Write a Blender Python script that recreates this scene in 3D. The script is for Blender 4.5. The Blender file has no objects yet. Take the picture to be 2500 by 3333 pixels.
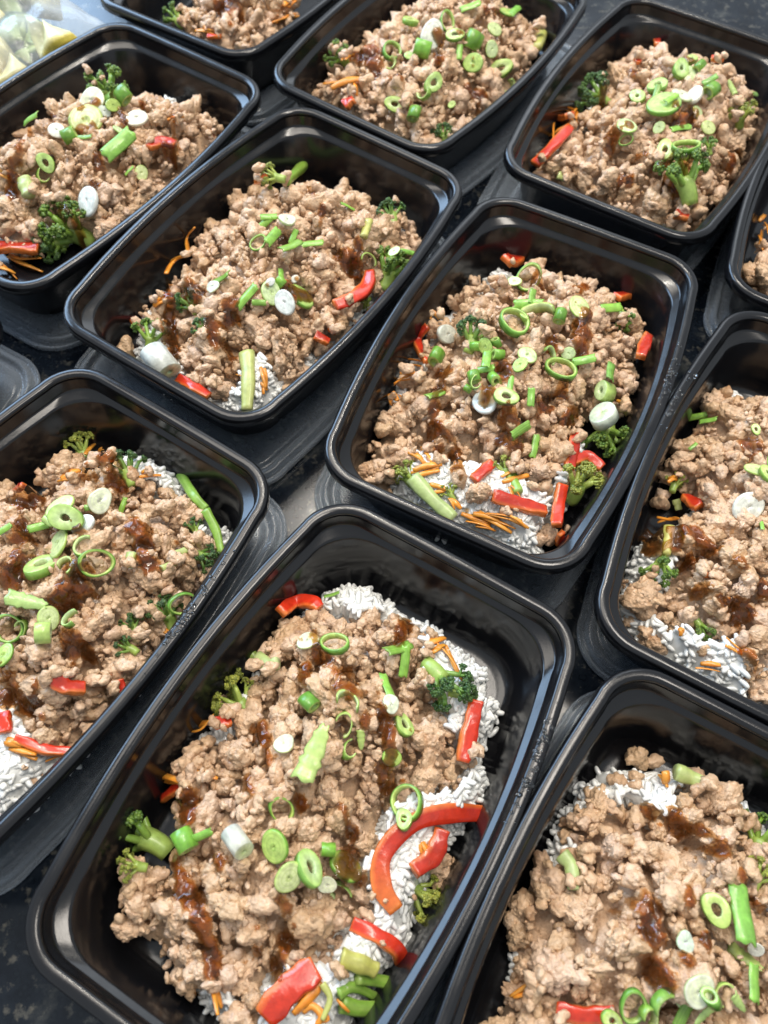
import bpy, math, random
import numpy as np
from mathutils import Vector, Matrix, Quaternion

random.seed(7)
rng = np.random.default_rng(11)
scene = bpy.context.scene
col = scene.collection

# ------------------------------------------------------------------ camera
RIM_Z = 0.0535                      # height of the tray rims above the counter
CAM = np.array([0.0, 0.0, 0.345 + RIM_Z])
PITCH, ROLL, FPX = 1.07315, 0.071459, 2642.5
fw = np.array([0, math.cos(PITCH), -math.sin(PITCH)])
rt0 = np.array([1.0, 0, 0]); up0 = np.cross(rt0, fw)
rt = math.cos(ROLL) * rt0 + math.sin(ROLL) * up0
up = -math.sin(ROLL) * rt0 + math.cos(ROLL) * up0
cd = bpy.data.cameras.new('camera'); cam = bpy.data.objects.new('camera', cd); col.objects.link(cam)
cam.matrix_world = Matrix(((rt[0], up[0], -fw[0], CAM[0]), (rt[1], up[1], -fw[1], CAM[1]),
                           (rt[2], up[2], -fw[2], CAM[2]), (0, 0, 0, 1)))
cd.sensor_fit = 'VERTICAL'; cd.sensor_height = 24.0; cd.lens = 24.0 * FPX / 3333.0
cd.clip_start = 0.01; cd.clip_end = 50
cd.dof.use_dof = True; cd.dof.focus_distance = 0.405; cd.dof.aperture_fstop = 6.5
scene.camera = cam

# ------------------------------------------------------------------ world, lamps, exposure
w = bpy.data.worlds.new('World'); scene.world = w; w.use_nodes = True
bg = w.node_tree.nodes['Background']
bg.inputs[0].default_value = (0.84, 0.92, 1.0, 1); bg.inputs[1].default_value = 0.66

def area(name, loc, target, sx, sy, watts, colour, shape='RECTANGLE'):
    l = bpy.data.lights.new(name, 'AREA'); l.shape = shape; l.size = sx; l.size_y = sy
    l.energy = watts; l.color = colour
    o = bpy.data.objects.new(name, l); col.objects.link(o); o.location = loc
    o.rotation_euler = (Vector(target) - Vector(loc)).to_track_quat('-Z', 'Y').to_euler()
    return o
area('window_light', (-1.75, 1.9, 1.45), (0, 0.35, 0), 2.3, 1.1, 80, (0.46, 0.69, 1.0))
area('far_window_light', (0.3, 2.6, 1.6), (0, 0.35, 0), 1.2, 0.8, 8, (0.86, 0.93, 1.0))
area('ceiling_panel_light', (-0.45, 0.95, 1.9), (0.0, 0.4, 0), 1.3, 0.9, 19, (1.0, 0.92, 0.82))
area('ceiling_panel_light', (0.45, 0.45, 1.9), (0.05, 0.3, 0), 0.7, 0.4, 17, (1.0, 0.92, 0.82))
for k, (bx_, by_) in enumerate([(-0.14, 0.95), (0.02, 1.06), (0.18, 0.95), (0.06, 1.22)]):
    area('ceiling_bulb_light', (bx_, by_, 1.45), (0.0, 0.35, 0), 0.045, 0.045, 1.7, (1.0, 0.93, 0.82), 'DISK')
scene.cycles.max_bounces = 7; scene.cycles.diffuse_bounces = 3; scene.cycles.glossy_bounces = 3; scene.cycles.transparent_max_bounces = 10
scene.view_settings.view_transform = 'Standard'; scene.view_settings.look = 'None'
scene.view_settings.exposure = 0.12; scene.view_settings.gamma = 1.0
scene.view_settings.use_curve_mapping = False

# ------------------------------------------------------------------ pixel survey of the photograph -> rays
TILE = {'00': (0, 0), '01': (830, 0), '02': (1660, 0), '10': (0, 830), '11': (830, 830), '12': (1660, 830),
        '20': (0, 1660), '21': (830, 1660), '22': (1660, 1660), '30': (0, 2500), '31': (830, 2500), '32': (1660, 2500)}
def src(t, x, y):
    if t == 'R4': return (1000 + x * .7836, 700 + y * .7836)
    o = TILE[t]; return (o[0] + x * .5003, o[1] + y * .5003)
def ksc(t): return .7836 if t == 'R4' else .5003
def ray(p):
    d = fw + (p[0] - 1250) / FPX * rt - (p[1] - 1666.5) / FPX * up
    return d
def at_z(p, z):
    d = ray(p); return CAM + d * ((z - CAM[2]) / d[2])
def poly_px(spec):
    out = []
    for t, pts in spec:
        out += [src(t, *q) for q in pts]
    return out

# ------------------------------------------------------------------ mesh helpers
def link(name, me, mat=None, parent=None):
    o = bpy.data.objects.new(name, me); col.objects.link(o)
    if mat is not None and not me.materials: me.materials.append(mat)
    if parent is not None: o.parent = parent
    return o
def mesh_np(name, V, F, smooth=True, mats=None, midx=None, attrs=None, cols=None):
    V = np.asarray(V, np.float32); me = bpy.data.meshes.new(name)
    if isinstance(F, np.ndarray):
        n, k = F.shape; lt = np.full(n, k, np.int32); fl = F.astype(np.int32).ravel()
    else:
        lt = np.array([len(f) for f in F], np.int32); fl = np.concatenate([np.asarray(f, np.int32) for f in F])
        n = len(F)
    me.vertices.add(len(V)); me.vertices.foreach_set('co', V.ravel())
    me.loops.add(len(fl)); me.loops.foreach_set('vertex_index', fl)
    ls = np.zeros(n, np.int32); ls[1:] = np.cumsum(lt)[:-1]
    me.polygons.add(n); me.polygons.foreach_set('loop_start', ls); me.polygons.foreach_set('loop_total', lt)
    if midx is not None: me.polygons.foreach_set('material_index', np.asarray(midx, np.int32))
    me.polygons.foreach_set('use_smooth', np.full(n, smooth))
    for nm, a in (attrs or {}).items():
        at = me.attributes.new(nm, 'FLOAT', 'POINT'); at.data.foreach_set('value', np.asarray(a, np.float32))
    if cols is not None:
        at = me.attributes.new('tone', 'FLOAT_COLOR', 'POINT')
        c4 = np.ones((len(V), 4), np.float32); c4[:, :3] = cols; at.data.foreach_set('color', c4.ravel())
    me.update(); me.validate()
    for m in (mats or []): me.materials.append(m)
    return me
def tag(o, label=None, cat=None, group=None, kind=None):
    if label: o['label'] = label
    if cat: o['category'] = cat
    if group: o['group'] = group
    if kind: o['kind'] = kind
    return o
def empty(name, loc):
    o = bpy.data.objects.new(name, None); col.objects.link(o); o.location = loc; o.empty_display_size = .005; return o
def ico(sub):
    t = (1 + 5 ** .5) / 2
    V = [(-1, t, 0), (1, t, 0), (-1, -t, 0), (1, -t, 0), (0, -1, t), (0, 1, t), (0, -1, -t), (0, 1, -t), (t, 0, -1), (t, 0, 1), (-t, 0, -1), (-t, 0, 1)]
    F = [(0, 11, 5), (0, 5, 1), (0, 1, 7), (0, 7, 10), (0, 10, 11), (1, 5, 9), (5, 11, 4), (11, 10, 2), (10, 7, 6), (7, 1, 8),
         (3, 9, 4), (3, 4, 2), (3, 2, 6), (3, 6, 8), (3, 8, 9), (4, 9, 5), (2, 4, 11), (6, 2, 10), (8, 6, 7), (9, 8, 1)]
    V = [np.array(v) / np.linalg.norm(v) for v in V]
    for _ in range(sub):
        mid = {}; G = []
        def m(a, b):
            k = (min(a, b), max(a, b))
            if k not in mid:
                v = V[a] + V[b]; V.append(v / np.linalg.norm(v)); mid[k] = len(V) - 1
            return mid[k]
        for a, b, c in F:
            ab, bc, ca = m(a, b), m(b, c), m(c, a)
            G += [(a, ab, ca), (b, bc, ab), (c, ca, bc), (ab, bc, ca)]
        F = G
    return np.array(V), np.array(F, np.int32)
ICO = {k: ico(k) for k in range(5)}
def rand_rot(r=rng):
    q = r.normal(size=4); q /= np.linalg.norm(q); a, b, c, d = q
    return np.array([[1 - 2 * (c * c + d * d), 2 * (b * c - a * d), 2 * (b * d + a * c)],
                     [2 * (b * c + a * d), 1 - 2 * (b * b + d * d), 2 * (c * d - a * b)],
                     [2 * (b * d - a * c), 2 * (c * d + a * b), 1 - 2 * (b * b + c * c)]])
def vnoise(P, scale, seed):
    """cheap smooth value noise in -1..1 from summed sines (vectorised)"""
    r = np.random.default_rng(seed); out = np.zeros(len(P)); 
    for k in range(7):
        d = r.normal(size=P.shape[1]) * scale; out += np.sin(P @ d + r.uniform(0, 6.28))
    return out / 3.2

# ------------------------------------------------------------------ materials
def new_mat(name):
    m = bpy.data.materials.new(name); m.use_nodes = True
    nt = m.node_tree; return m, nt, nt.nodes['Principled BSDF']
def N(nt, typ, **kw):
    n = nt.nodes.new(typ)
    for k, v in kw.items(): setattr(n, k, v)
    return n
def ramp(nt, stops, interp='LINEAR'):
    r = nt.nodes.new('ShaderNodeValToRGB'); cr = r.color_ramp; cr.interpolation = interp
    while len(cr.elements) < len(stops): cr.elements.new(.5)
    for e, (p, c) in zip(cr.elements, stops): e.position = p; e.color = (*c, 1)
    return r
def noise(nt, scale, detail=3, rough=.55, vec=None):
    n = nt.nodes.new('ShaderNodeTexNoise'); n.inputs['Scale'].default_value = scale
    n.inputs['Detail'].default_value = detail; n.inputs['Roughness'].default_value = rough
    if vec is None:
        g = nt.nodes.new('ShaderNodeNewGeometry'); vec = g.outputs['Position']
    nt.links.new(vec, n.inputs['Vector']); return n
def bump(nt, p, height, strength, dist, prev=None):
    b = nt.nodes.new('ShaderNodeBump'); b.inputs['Strength'].default_value = strength; b.inputs['Distance'].default_value = dist
    nt.links.new(height, b.inputs['Height'])
    if prev is not None: nt.links.new(prev.outputs[0], b.inputs['Normal'])
    nt.links.new(b.outputs[0], p.inputs['Normal']); return b
def mixrgb(nt, mode, fac, a, b):
    m = nt.nodes.new('ShaderNodeMix'); m.data_type = 'RGBA'; m.blend_type = mode
    for sock, v in ((m.inputs[0], fac), (m.inputs[6], a), (m.inputs[7], b)):
        if hasattr(v, 'links') or hasattr(v, 'is_output'): nt.links.new(v, sock)
        elif isinstance(v, (int, float)): sock.default_value = v
        else: sock.default_value = (*v, 1)
    return m.outputs[2]
def math_n(nt, op, a, b=None):
    m = nt.nodes.new('ShaderNodeMath'); m.operation = op
    for sock, v in ((m.inputs[0], a), (m.inputs[1], b)):
        if v is None: continue
        if hasattr(v, 'is_output'): nt.links.new(v, sock)
        else: sock.default_value = v
    return m.outputs[0]
M = {}
# black polypropylene
m, nt, p = new_mat('black_plastic'); M['plastic'] = m
p.inputs['Base Color'].default_value = (.006, .006, .007, 1)
n1 = noise(nt, 55, 4); n2 = noise(nt, 900, 3)
rr = ramp(nt, [(.3, (.13,) * 3), (.75, (.27,) * 3)]); nt.links.new(n1.outputs[0], rr.inputs[0])
nt.links.new(rr.outputs[0], p.inputs['Roughness'])
p.inputs['Specular IOR Level'].default_value = .46
b0 = bump(nt, p, n2.outputs[0], .05, .0004)
n3 = noise(nt, 30, 2); bump(nt, p, n3.outputs[0], .12, .002, b0)
# clear lid plastic
m = bpy.data.materials.new('clear_lid_plastic'); m.use_nodes = True; nt = m.node_tree; nt.nodes.clear(); M['lid'] = m
out = N(nt, 'ShaderNodeOutputMaterial'); tr = N(nt, 'ShaderNodeBsdfTransparent'); tr.inputs[0].default_value = (.90, .93, .95, 1)
pr = N(nt, 'ShaderNodeBsdfPrincipled'); pr.inputs['Base Color'].default_value = (.34, .38, .43, 1); pr.inputs['Roughness'].default_value = .16
pr.inputs['Specular IOR Level'].default_value = .9
lw = N(nt, 'ShaderNodeLayerWeight'); lw.inputs[0].default_value = .3
fac = math_n(nt, 'MULTIPLY_ADD', lw.outputs[1], .8); fac.node.inputs[2].default_value = .13
mx = N(nt, 'ShaderNodeMixShader'); nt.links.new(fac, mx.inputs[0]); nt.links.new(tr.outputs[0], mx.inputs[1]); nt.links.new(pr.outputs[0], mx.inputs[2])
nt.links.new(mx.outputs[0], out.inputs[0])
nb = noise(nt, 180, 3); bb = N(nt, 'ShaderNodeBump'); bb.inputs['Strength'].default_value = .12; bb.inputs['Distance'].default_value = .001
nt.links.new(nb.outputs[0], bb.inputs['Height']); nt.links.new(bb.outputs[0], pr.inputs['Normal'])
# thin bag film
m = bpy.data.materials.new('bag_film'); m.use_nodes = True; nt = m.node_tree; nt.nodes.clear(); M['bag'] = m
out = N(nt, 'ShaderNodeOutputMaterial'); tr = N(nt, 'ShaderNodeBsdfTransparent'); tr.inputs[0].default_value = (.95, .97, .98, 1)
pr = N(nt, 'ShaderNodeBsdfPrincipled'); pr.inputs['Base Color'].default_value = (.75, .8, .84, 1); pr.inputs['Roughness'].default_value = .14
pr.inputs['Specular IOR Level'].default_value = 1.0
lw = N(nt, 'ShaderNodeLayerWeight'); lw.inputs[0].default_value = .3
fac = math_n(nt, 'MULTIPLY_ADD', lw.outputs[1], .6); fac.node.inputs[2].default_value = .12
mx = N(nt, 'ShaderNodeMixShader'); nt.links.new(fac, mx.inputs[0]); nt.links.new(tr.outputs[0], mx.inputs[1]); nt.links.new(pr.outputs[0], mx.inputs[2])
nt.links.new(mx.outputs[0], out.inputs[0])
nb = noise(nt, 60, 3); bb = N(nt, 'ShaderNodeBump'); bb.inputs['Strength'].default_value = .5; bb.inputs['Distance'].default_value = .004
nt.links.new(nb.outputs[0], bb.inputs['Height']); nt.links.new(bb.outputs[0], pr.inputs['Normal'])
m, nt, p = new_mat('water'); M['water'] = m
p.inputs['Base Color'].default_value = (.9, .93, .95, 1); p.inputs['Roughness'].default_value = .03; p.inputs['Transmission Weight'].default_value = 1.0; p.inputs['IOR'].default_value = 1.33
# dark polished granite
m, nt, p = new_mat('dark_granite'); M['granite'] = m
v = N(nt, 'ShaderNodeTexVoronoi'); v.inputs['Scale'].default_value = 260; g = N(nt, 'ShaderNodeNewGeometry'); nt.links.new(g.outputs['Position'], v.inputs['Vector'])
n1 = noise(nt, 38, 6, .65); n2 = noise(nt, 150, 4, .6)
r1 = ramp(nt, [(.35, (.004, .006, .010)), (.55, (.010, .014, .020)), (.68, (.05, .052, .05)), (.8, (.16, .15, .13))])
nt.links.new(n1.outputs[0], r1.inputs[0])
r2 = ramp(nt, [(.56, (0, 0, 0)), (.64, (.09, .08, .06)), (.8, (.20, .18, .14))]); nt.links.new(n2.outputs[0], r2.inputs[0])
c = mixrgb(nt, 'ADD', .55, r1.outputs[0], r2.outputs[0])
hs = N(nt, 'ShaderNodeMix', data_type='RGBA', blend_type='MULTIPLY'); hs.inputs[0].default_value = .7
nt.links.new(c, hs.inputs[6]); rv = ramp(nt, [(.0, (1.6, 1.5, 1.3)), (.35, (.55, .6, .65)), (.8, (1.0, 1.0, 1.0))]); nt.links.new(v.outputs['Distance'], rv.inputs[0]); nt.links.new(rv.outputs[0], hs.inputs[7]); nt.links.new(hs.outputs[2], p.inputs['Base Color'])
p.inputs['Roughness'].default_value = .14; p.inputs['Specular IOR Level'].default_value = .3
bump(nt, p, n2.outputs[0], .04, .0005)
# browned ground meat
m, nt, p = new_mat('ground_meat'); M['meat'] = m
at = N(nt, 'ShaderNodeAttribute'); at.attribute_name = 'tint'; oi = N(nt, 'ShaderNodeObjectInfo')
t = math_n(nt, 'FRACT', math_n(nt, 'ADD', at.outputs['Fac'], oi.outputs['Random']))
rm = ramp(nt, [(0, (.64, .43, .262)), (.2, (.71, .495, .335)), (.4, (.58, .385, .222)), (.6, (.69, .475, .31)), (.8, (.61, .415, .248)), (.9, (.69, .495, .355)), (1, (.47, .285, .155))])
nt.links.new(t, rm.inputs[0])
n1 = noise(nt, 220, 4, .6); r1 = ramp(nt, [(.25, (.60, .50, .42)), (.45, (1, 1, 1)), (.75, (1.14, 1.10, 1.04))]); nt.links.new(n1.outputs[0], r1.inputs[0])
n5 = noise(nt, 75, 4, .6); r5 = ramp(nt, [(.30, (.66, .52, .40)), (.44, (1, .97, .93)), (.58, (1, 1, 1)), (.74, (.93, .96, 1.04))]); nt.links.new(n5.outputs[0], r5.inputs[0])
nt.links.new(mixrgb(nt, 'MULTIPLY', .9, mixrgb(nt, 'MULTIPLY', .85, rm.outputs[0], r1.outputs[0]), r5.outputs[0]), p.inputs['Base Color'])
p.inputs['Roughness'].default_value = .46; p.inputs['Specular IOR Level'].default_value = .45
n2 = noise(nt, 900, 3, .6); v = N(nt, 'ShaderNodeTexVoronoi'); v.inputs['Scale'].default_value = 620
g = N(nt, 'ShaderNodeNewGeometry'); nt.links.new(g.outputs['Position'], v.inputs['Vector'])
n4 = noise(nt, 420, 5, .7); hsum = math_n(nt, 'SUBTRACT', n4.outputs[0], math_n(nt, 'MULTIPLY', v.outputs['Distance'], .5)); bump(nt, p, hsum, .9, .0013)
p.inputs['Coat Weight'].default_value = .32; p.inputs['Coat Roughness'].default_value = .16
# cooked rice
m, nt, p = new_mat('cooked_rice'); M['rice'] = m
p.inputs['Base Color'].default_value = (.82, .82, .79, 1); p.inputs['Roughness'].default_value = .18; p.inputs['Coat Weight'].default_value = .3; p.inputs['Coat Roughness'].default_value = .1
n1 = noise(nt, 300, 3); r1 = ramp(nt, [(.3, (.70, .70, .66)), (.6, (.80, .80, .77))]); nt.links.new(n1.outputs[0], r1.inputs[0]); nt.links.new(r1.outputs[0], p.inputs['Base Color'])
# vertex-toned vegetables
def veg(name, rough, sss, coat=0.0, nscale=500, nstr=.15, nd=.0004, var=.25):
    m, nt, p = new_mat(name)
    a = N(nt, 'ShaderNodeAttribute'); a.attribute_name = 'tone'
    n1 = noise(nt, 260, 3); r1 = ramp(nt, [(.3, (1 - var,) * 3), (.7, (1 + var * .4,) * 3)]); nt.links.new(n1.outputs[0], r1.inputs[0])
    oi = N(nt, 'ShaderNodeObjectInfo'); ro = ramp(nt, [(0, (1.12, 1.0, .8)), (.35, (.95, 1.0, 1.1)), (.7, (1.0, .9, .7)), (1, (.8, .92, 1.0))]); nt.links.new(oi.outputs['Random'], ro.inputs[0])
    c1 = mixrgb(nt, 'MULTIPLY', 1.0, a.outputs['Color'], r1.outputs[0]); c1 = mixrgb(nt, 'MULTIPLY', .6, c1, ro.outputs[0])
    nt.links.new(c1, p.inputs['Base Color'])
    p.inputs['Roughness'].default_value = rough; p.inputs['Coat Weight'].default_value = coat; p.inputs['Coat Roughness'].default_value = .08
    p.inputs['Subsurface Weight'].default_value = sss; p.inputs['Subsurface Radius'].default_value = (1, .9, .5); p.inputs['Subsurface Scale'].default_value = .0015
    n2 = noise(nt, nscale, 3); bump(nt, p, n2.outputs[0], nstr, nd)
    M[name] = m; return m
veg('scallion', .3, .0, .2, 420, .35, .0006, .3)
veg('broccoli_bud', .42, .0, .1, 1100, .5, .0005, .45)
veg('broccoli_stalk', .34, .0, .1, 400, .2)
veg('bell_pepper', .24, .0, .3, 190, .35, .0012, .22)
veg('carrot', .3, .0, .2, 600, .3, .0004)
veg('squash', .35, .0, .1)
# brown sauce: colour deepens with depth of the layer
m = bpy.data.materials.new('brown_sauce'); m.use_nodes = True; nt = m.node_tree; nt.nodes.clear(); M['sauce'] = m
out = N(nt, 'ShaderNodeOutputMaterial'); a = N(nt, 'ShaderNodeAttribute'); a.attribute_name = 'depth'
rs = ramp(nt, [(0, (.97, .87, .72)), (.3, (.80, .52, .26)), (.65, (.50, .25, .09)), (1, (.26, .11, .035))]); nt.links.new(a.outputs['Fac'], rs.inputs[0])
tr = N(nt, 'ShaderNodeBsdfTransparent'); nt.links.new(rs.outputs[0], tr.inputs[0])
pr = N(nt, 'ShaderNodeBsdfPrincipled'); pr.inputs['Base Color'].default_value = (.16, .070, .022, 1); pr.inputs['Roughness'].default_value = .09
dm = math_n(nt, 'MULTIPLY_ADD', a.outputs['Fac'], .30); dm.node.inputs[2].default_value = .02
mx = N(nt, 'ShaderNodeMixShader'); nt.links.new(dm, mx.inputs[0]); nt.links.new(tr.outputs[0], mx.inputs[1]); nt.links.new(pr.outputs[0], mx.inputs[2])
gl = N(nt, 'ShaderNodeBsdfGlossy'); gl.inputs['Roughness'].default_value = .07
fr = N(nt, 'ShaderNodeFresnel'); fr.inputs[0].default_value = 1.42
mx2 = N(nt, 'ShaderNodeMixShader'); nt.links.new(fr.outputs[0], mx2.inputs[0]); nt.links.new(mx.outputs[0], mx2.inputs[1]); nt.links.new(gl.outputs[0], mx2.inputs[2])
nt.links.new(mx2.outputs[0], out.inputs[0])

# ------------------------------------------------------------------ the counter
def counter():
    V = [(-1.6, -.8, 0), (1.6, -.8, 0), (1.6, 2.2, 0), (-1.6, 2.2, 0), (-1.6, -.8, -.03), (1.6, -.8, -.03), (1.6, 2.2, -.03), (-1.6, 2.2, -.03)]
    F = [(0, 1, 2, 3), (7, 6, 5, 4), (0, 4, 5, 1), (1, 5, 6, 2), (2, 6, 7, 3), (3, 7, 4, 0)]
    o = link('countertop', mesh_np('countertop', V, F, False), M['granite'])
    tag(o, 'dark polished granite countertop under the trays', None, None, 'structure')
counter()

# ------------------------------------------------------------------ trays
K = .9
TL, TW, TR, TB = .24867 * K, .152 * K, .02434 * K, .00827 * K
TRAYS = {  # name: (x, y, angle, words)
 'A': (.07823, .32159, 1.17035, 'centre right tray'), 'B': (-.01858, .07231, 1.10158, 'front centre tray'),
 'C': (-.08385, .40116, 1.05900, 'centre left tray'), 'D': (-.18470, .15028, 1.06297, 'left edge tray'),
 'E': (-.23497, .48804, 1.06525, 'upper left tray'), 'F': (.01507, .64427, 1.04339, 'top centre tray'),
 'G': (.18626, .57407, 1.10949, 'upper right tray'), 'H': (.22950, .23309, 1.13101, 'right edge tray'),
 'I': (.13629, -.00825, 1.11991, 'front right tray'), 'J': (-.14116, .73835, 1.09841, 'topmost tray'),
 'K': (.32921, .47894, 1.15742, 'cropped right tray'), 'L': (-.356, .242, 1.12, 'hidden left tray')}
LIDOFF = {'E': (.00146, .00183, .0107), 'C': (-.0046, -.0085, .0233), 'D': (.001, .0044, .0029), 'A': (-.0011, -.0017, -.0289), 'H': (.0068, .0055, .0151),
          'I': (.0012, 0, .008), 'K': (.0098, .004, .0017), 'G': (-.0056, .0028, -.0334), 'F': (.0043, .0036, -.0306)}
class Tray: pass
T = {}
for k, (x, y, a, wd) in TRAYS.items():
    t = Tray(); t.key = k; t.c = np.array([x * K, y * K]); t.a = a; t.words = wd
    t.ca, t.sa = math.cos(a), math.sin(a); T[k] = t
def to_local(t, P):
    d = np.asarray(P)[..., :2] - t.c
    return np.stack([d[..., 0] * t.ca + d[..., 1] * t.sa, -d[..., 0] * t.sa + d[..., 1] * t.ca], -1)
def to_world(t, uv):
    uv = np.asarray(uv)
    return np.stack([t.c[0] + uv[..., 0] * t.ca - uv[..., 1] * t.sa, t.c[1] + uv[..., 0] * t.sa + uv[..., 1] * t.ca], -1)

def outline(inset, R, ns=14, nc=9, bow=TB):
    a, b = TL / 2 - inset, TW / 2 - inset; pts = []
    def side(p, q, s, nr):
        for i in range(ns):
            t_ = i / ns; k_ = s * (1 - (2 * t_ - 1) ** 2)
            pts.append((p[0] + (q[0] - p[0]) * t_ + nr[0] * k_, p[1] + (q[1] - p[1]) * t_ + nr[1] * k_))
    def arc(cx, cy, a0):
        for i in range(nc):
            t_ = math.pi / 2 * i / nc; pts.append((cx + R * math.cos(a0 + t_), cy + R * math.sin(a0 + t_)))
    side((a, -b + R), (a, b - R), .0003, (1, 0)); arc(a - R, b - R, 0)
    side((a - R, b), (-a + R, b), bow, (0, 1)); arc(-a + R, b - R, math.pi / 2)
    side((-a, b - R), (-a, -b + R), .0003, (-1, 0)); arc(-a + R, -b + R, math.pi)
    side((-a + R, -b), (a - R, -b), bow, (0, -1)); arc(a - R, -b + R, -math.pi / 2)
    return np.array(pts)
def loft(rings, cap_first=False, cap_last=False, closed=False):
    n = len(rings[0][0]); V = []; F = []
    for o, z in rings: V += [(q[0], q[1], z) for q in o]
    R_ = len(rings)
    for i in range(R_ - 1 + (1 if closed else 0)):
        j = (i + 1) % R_
        for k in range(n):
            l = (k + 1) % n
            F.append((i * n + k, i * n + l, j * n + l, j * n + k))
    if cap_last:
        V.append((0, 0, rings[-1][1])); c = len(V) - 1
        for k in range(n): F.append(((R_ - 1) * n + k, (R_ - 1) * n + (k + 1) % n, c))
    if cap_first:
        V.append((0, 0, rings[0][1])); c = len(V) - 1
        for k in range(n): F.append(((k + 1) % n, k, c))
    return V, F
FLOOR = .0072
Z = RIM_Z
rim_rings = [(outline(i_, r_), Z + z_) for i_, r_, z_ in [
    (.0030, .0189, -.0030), (.0027, .0192, -.0012), (.0019, .020, -.0003), (.0006, .0213, 0), (-.0010, .0229, 0), (-.0022, .0241, -.0003), (-.0030, .0249, -.0012),
    (-.0033, .0252, -.0026), (-.0034, .0253, -.0062), (-.0028, .0247, -.0064), (-.0026, .0245, -.0030), (-.0016, .0235, -.0016), (.0010, .0209, -.0014), (.0021, .0198, -.0030)]]
body_rings = [(outline(i_, r_), z_) for i_, r_, z_ in [
    (.0030, .0189, Z - .0030), (.0038, .0186, Z - .0085), (.0041, .0186, Z - .0096), (.0045, .0190, Z - .0100), (.0064, .0236, Z - .0109), (.0068, .0240, Z - .0113), (.0073, .0243, Z - .0125),
    (.0112, .0240, FLOOR + .009), (.0124, .0235, FLOOR + .005), (.0143, .0225, FLOOR + .0018), (.0170, .021, FLOOR + .0003), (.020, .020, FLOOR), (.030, .018, FLOOR + .0002)]]
out_rings = [(outline(i_, r_), z_) for i_, r_, z_ in [
    (.030, .018, FLOOR - .0012), (.0175, .020, FLOOR - .0014), (.0140, .0215, FLOOR - .0005), (.0112, .0235, FLOOR + .004), (.0098, .0240, FLOOR + .010), (.0058, .0243, Z - .0124), (.0050, .0235, Z - .0112), (.0030, .0200, Z - .0100), (.0022, .0195, Z - .0030)]]
def cup_mesh():
    V, F = loft(body_rings, cap_last=True)
    V2, F2 = loft(out_rings, cap_first=True)
    o = len(V); V = V + V2; F = F + [tuple(i + o for i in f) for f in F2]
    return mesh_np('tray_body', V, F, True)
def rim_mesh():
    V, F = loft(rim_rings, closed=True); F = [f[::-1] for f in F]; return mesh_np('rim', V, F, True)
BODY, RIM = cup_mesh(), rim_mesh(); BODY.materials.append(M['plastic']); RIM.materials.append(M['plastic'])
def lid_mesh():
    prof = [(-.0071, .0280, .0024), (-.0071, .0280, .0040), (-.0066, .0275, .0047), (-.0058, .027, .0045), (-.0048, .026, .0032), (-.0036, .0248, .0030), (-.0031, .0243, .0044), (-.0027, .024, .0062),
            (-.0018, .023, .0069), (-.0002, .0215, .0069), (.0006, .021, .0060), (.0012, .0205, .0040), (.0034, .019, .0036), (.0042, .019, .0050), (.0060, .019, .0057), (.014, .018, .0057), (.03, .016, .0057)]
    top = [(outline(i_, r_), z_) for i_, r_, z_ in prof]
    bot = [(outline(i_ + .0005, max(r_ - .0005, .004)), z_ - .0008) for i_, r_, z_ in prof]
    V, F = loft(top, cap_last=True); V2, F2 = loft(bot, cap_last=True)
    o = len(V); n = len(top[0][0])
    F = F + [tuple(i + o for i in f)[::-1] for f in F2]
    V = V + V2
    for k in range(n): F.append((o + k, o + (k + 1) % n, (k + 1) % n, k))
    return mesh_np('lid_panel', V, F, True)
LID = lid_mesh(); LID.materials.append(M['lid'])
TRAYLAB = {'A': 'black plastic tray right of centre with two white scallion coins', 'B': 'black plastic tray at front centre with hooked red pepper strip',
 'C': 'black plastic tray left of centre, white scallion chunk at its near corner', 'D': 'black plastic tray cut by left edge with carrot tuft at its far end',
 'E': 'black plastic tray at upper left beside the squash bag', 'F': 'black plastic tray at top centre, scallions heaped on the meat',
 'G': 'black plastic tray at upper right with coiled carrot at its left wall', 'H': 'black plastic tray cut by right edge with sauce pool and broccoli',
 'I': 'black plastic tray in the bottom right corner of the picture', 'J': 'black plastic tray cut by the top edge, left of centre',
 'K': 'black plastic tray corner showing above the right edge tray', 'L': 'sliver of black tray rim at the left edge, mid height'}
for k, t in T.items():
    root = empty('food_tray', (t.c[0], t.c[1], 0)); root.rotation_euler = (0, 0, t.a)
    tag(root, TRAYLAB[k], 'food tray', 'black meal trays on the counter')
    link('tray_body', BODY, None, root); link('rim', RIM, None, root)
    dx, dy, dt = LIDOFF.get(k, (.002, -.001, .006))
    lo = link('container_lid', LID); lo.location = (t.c[0] + dx * K, t.c[1] + dy * K, 0); lo.rotation_euler = (0, 0, t.a + dt)
    tag(lo, 'clear plastic lid lying under the ' + t.words, 'lid', 'clear lids under the trays')
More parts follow.
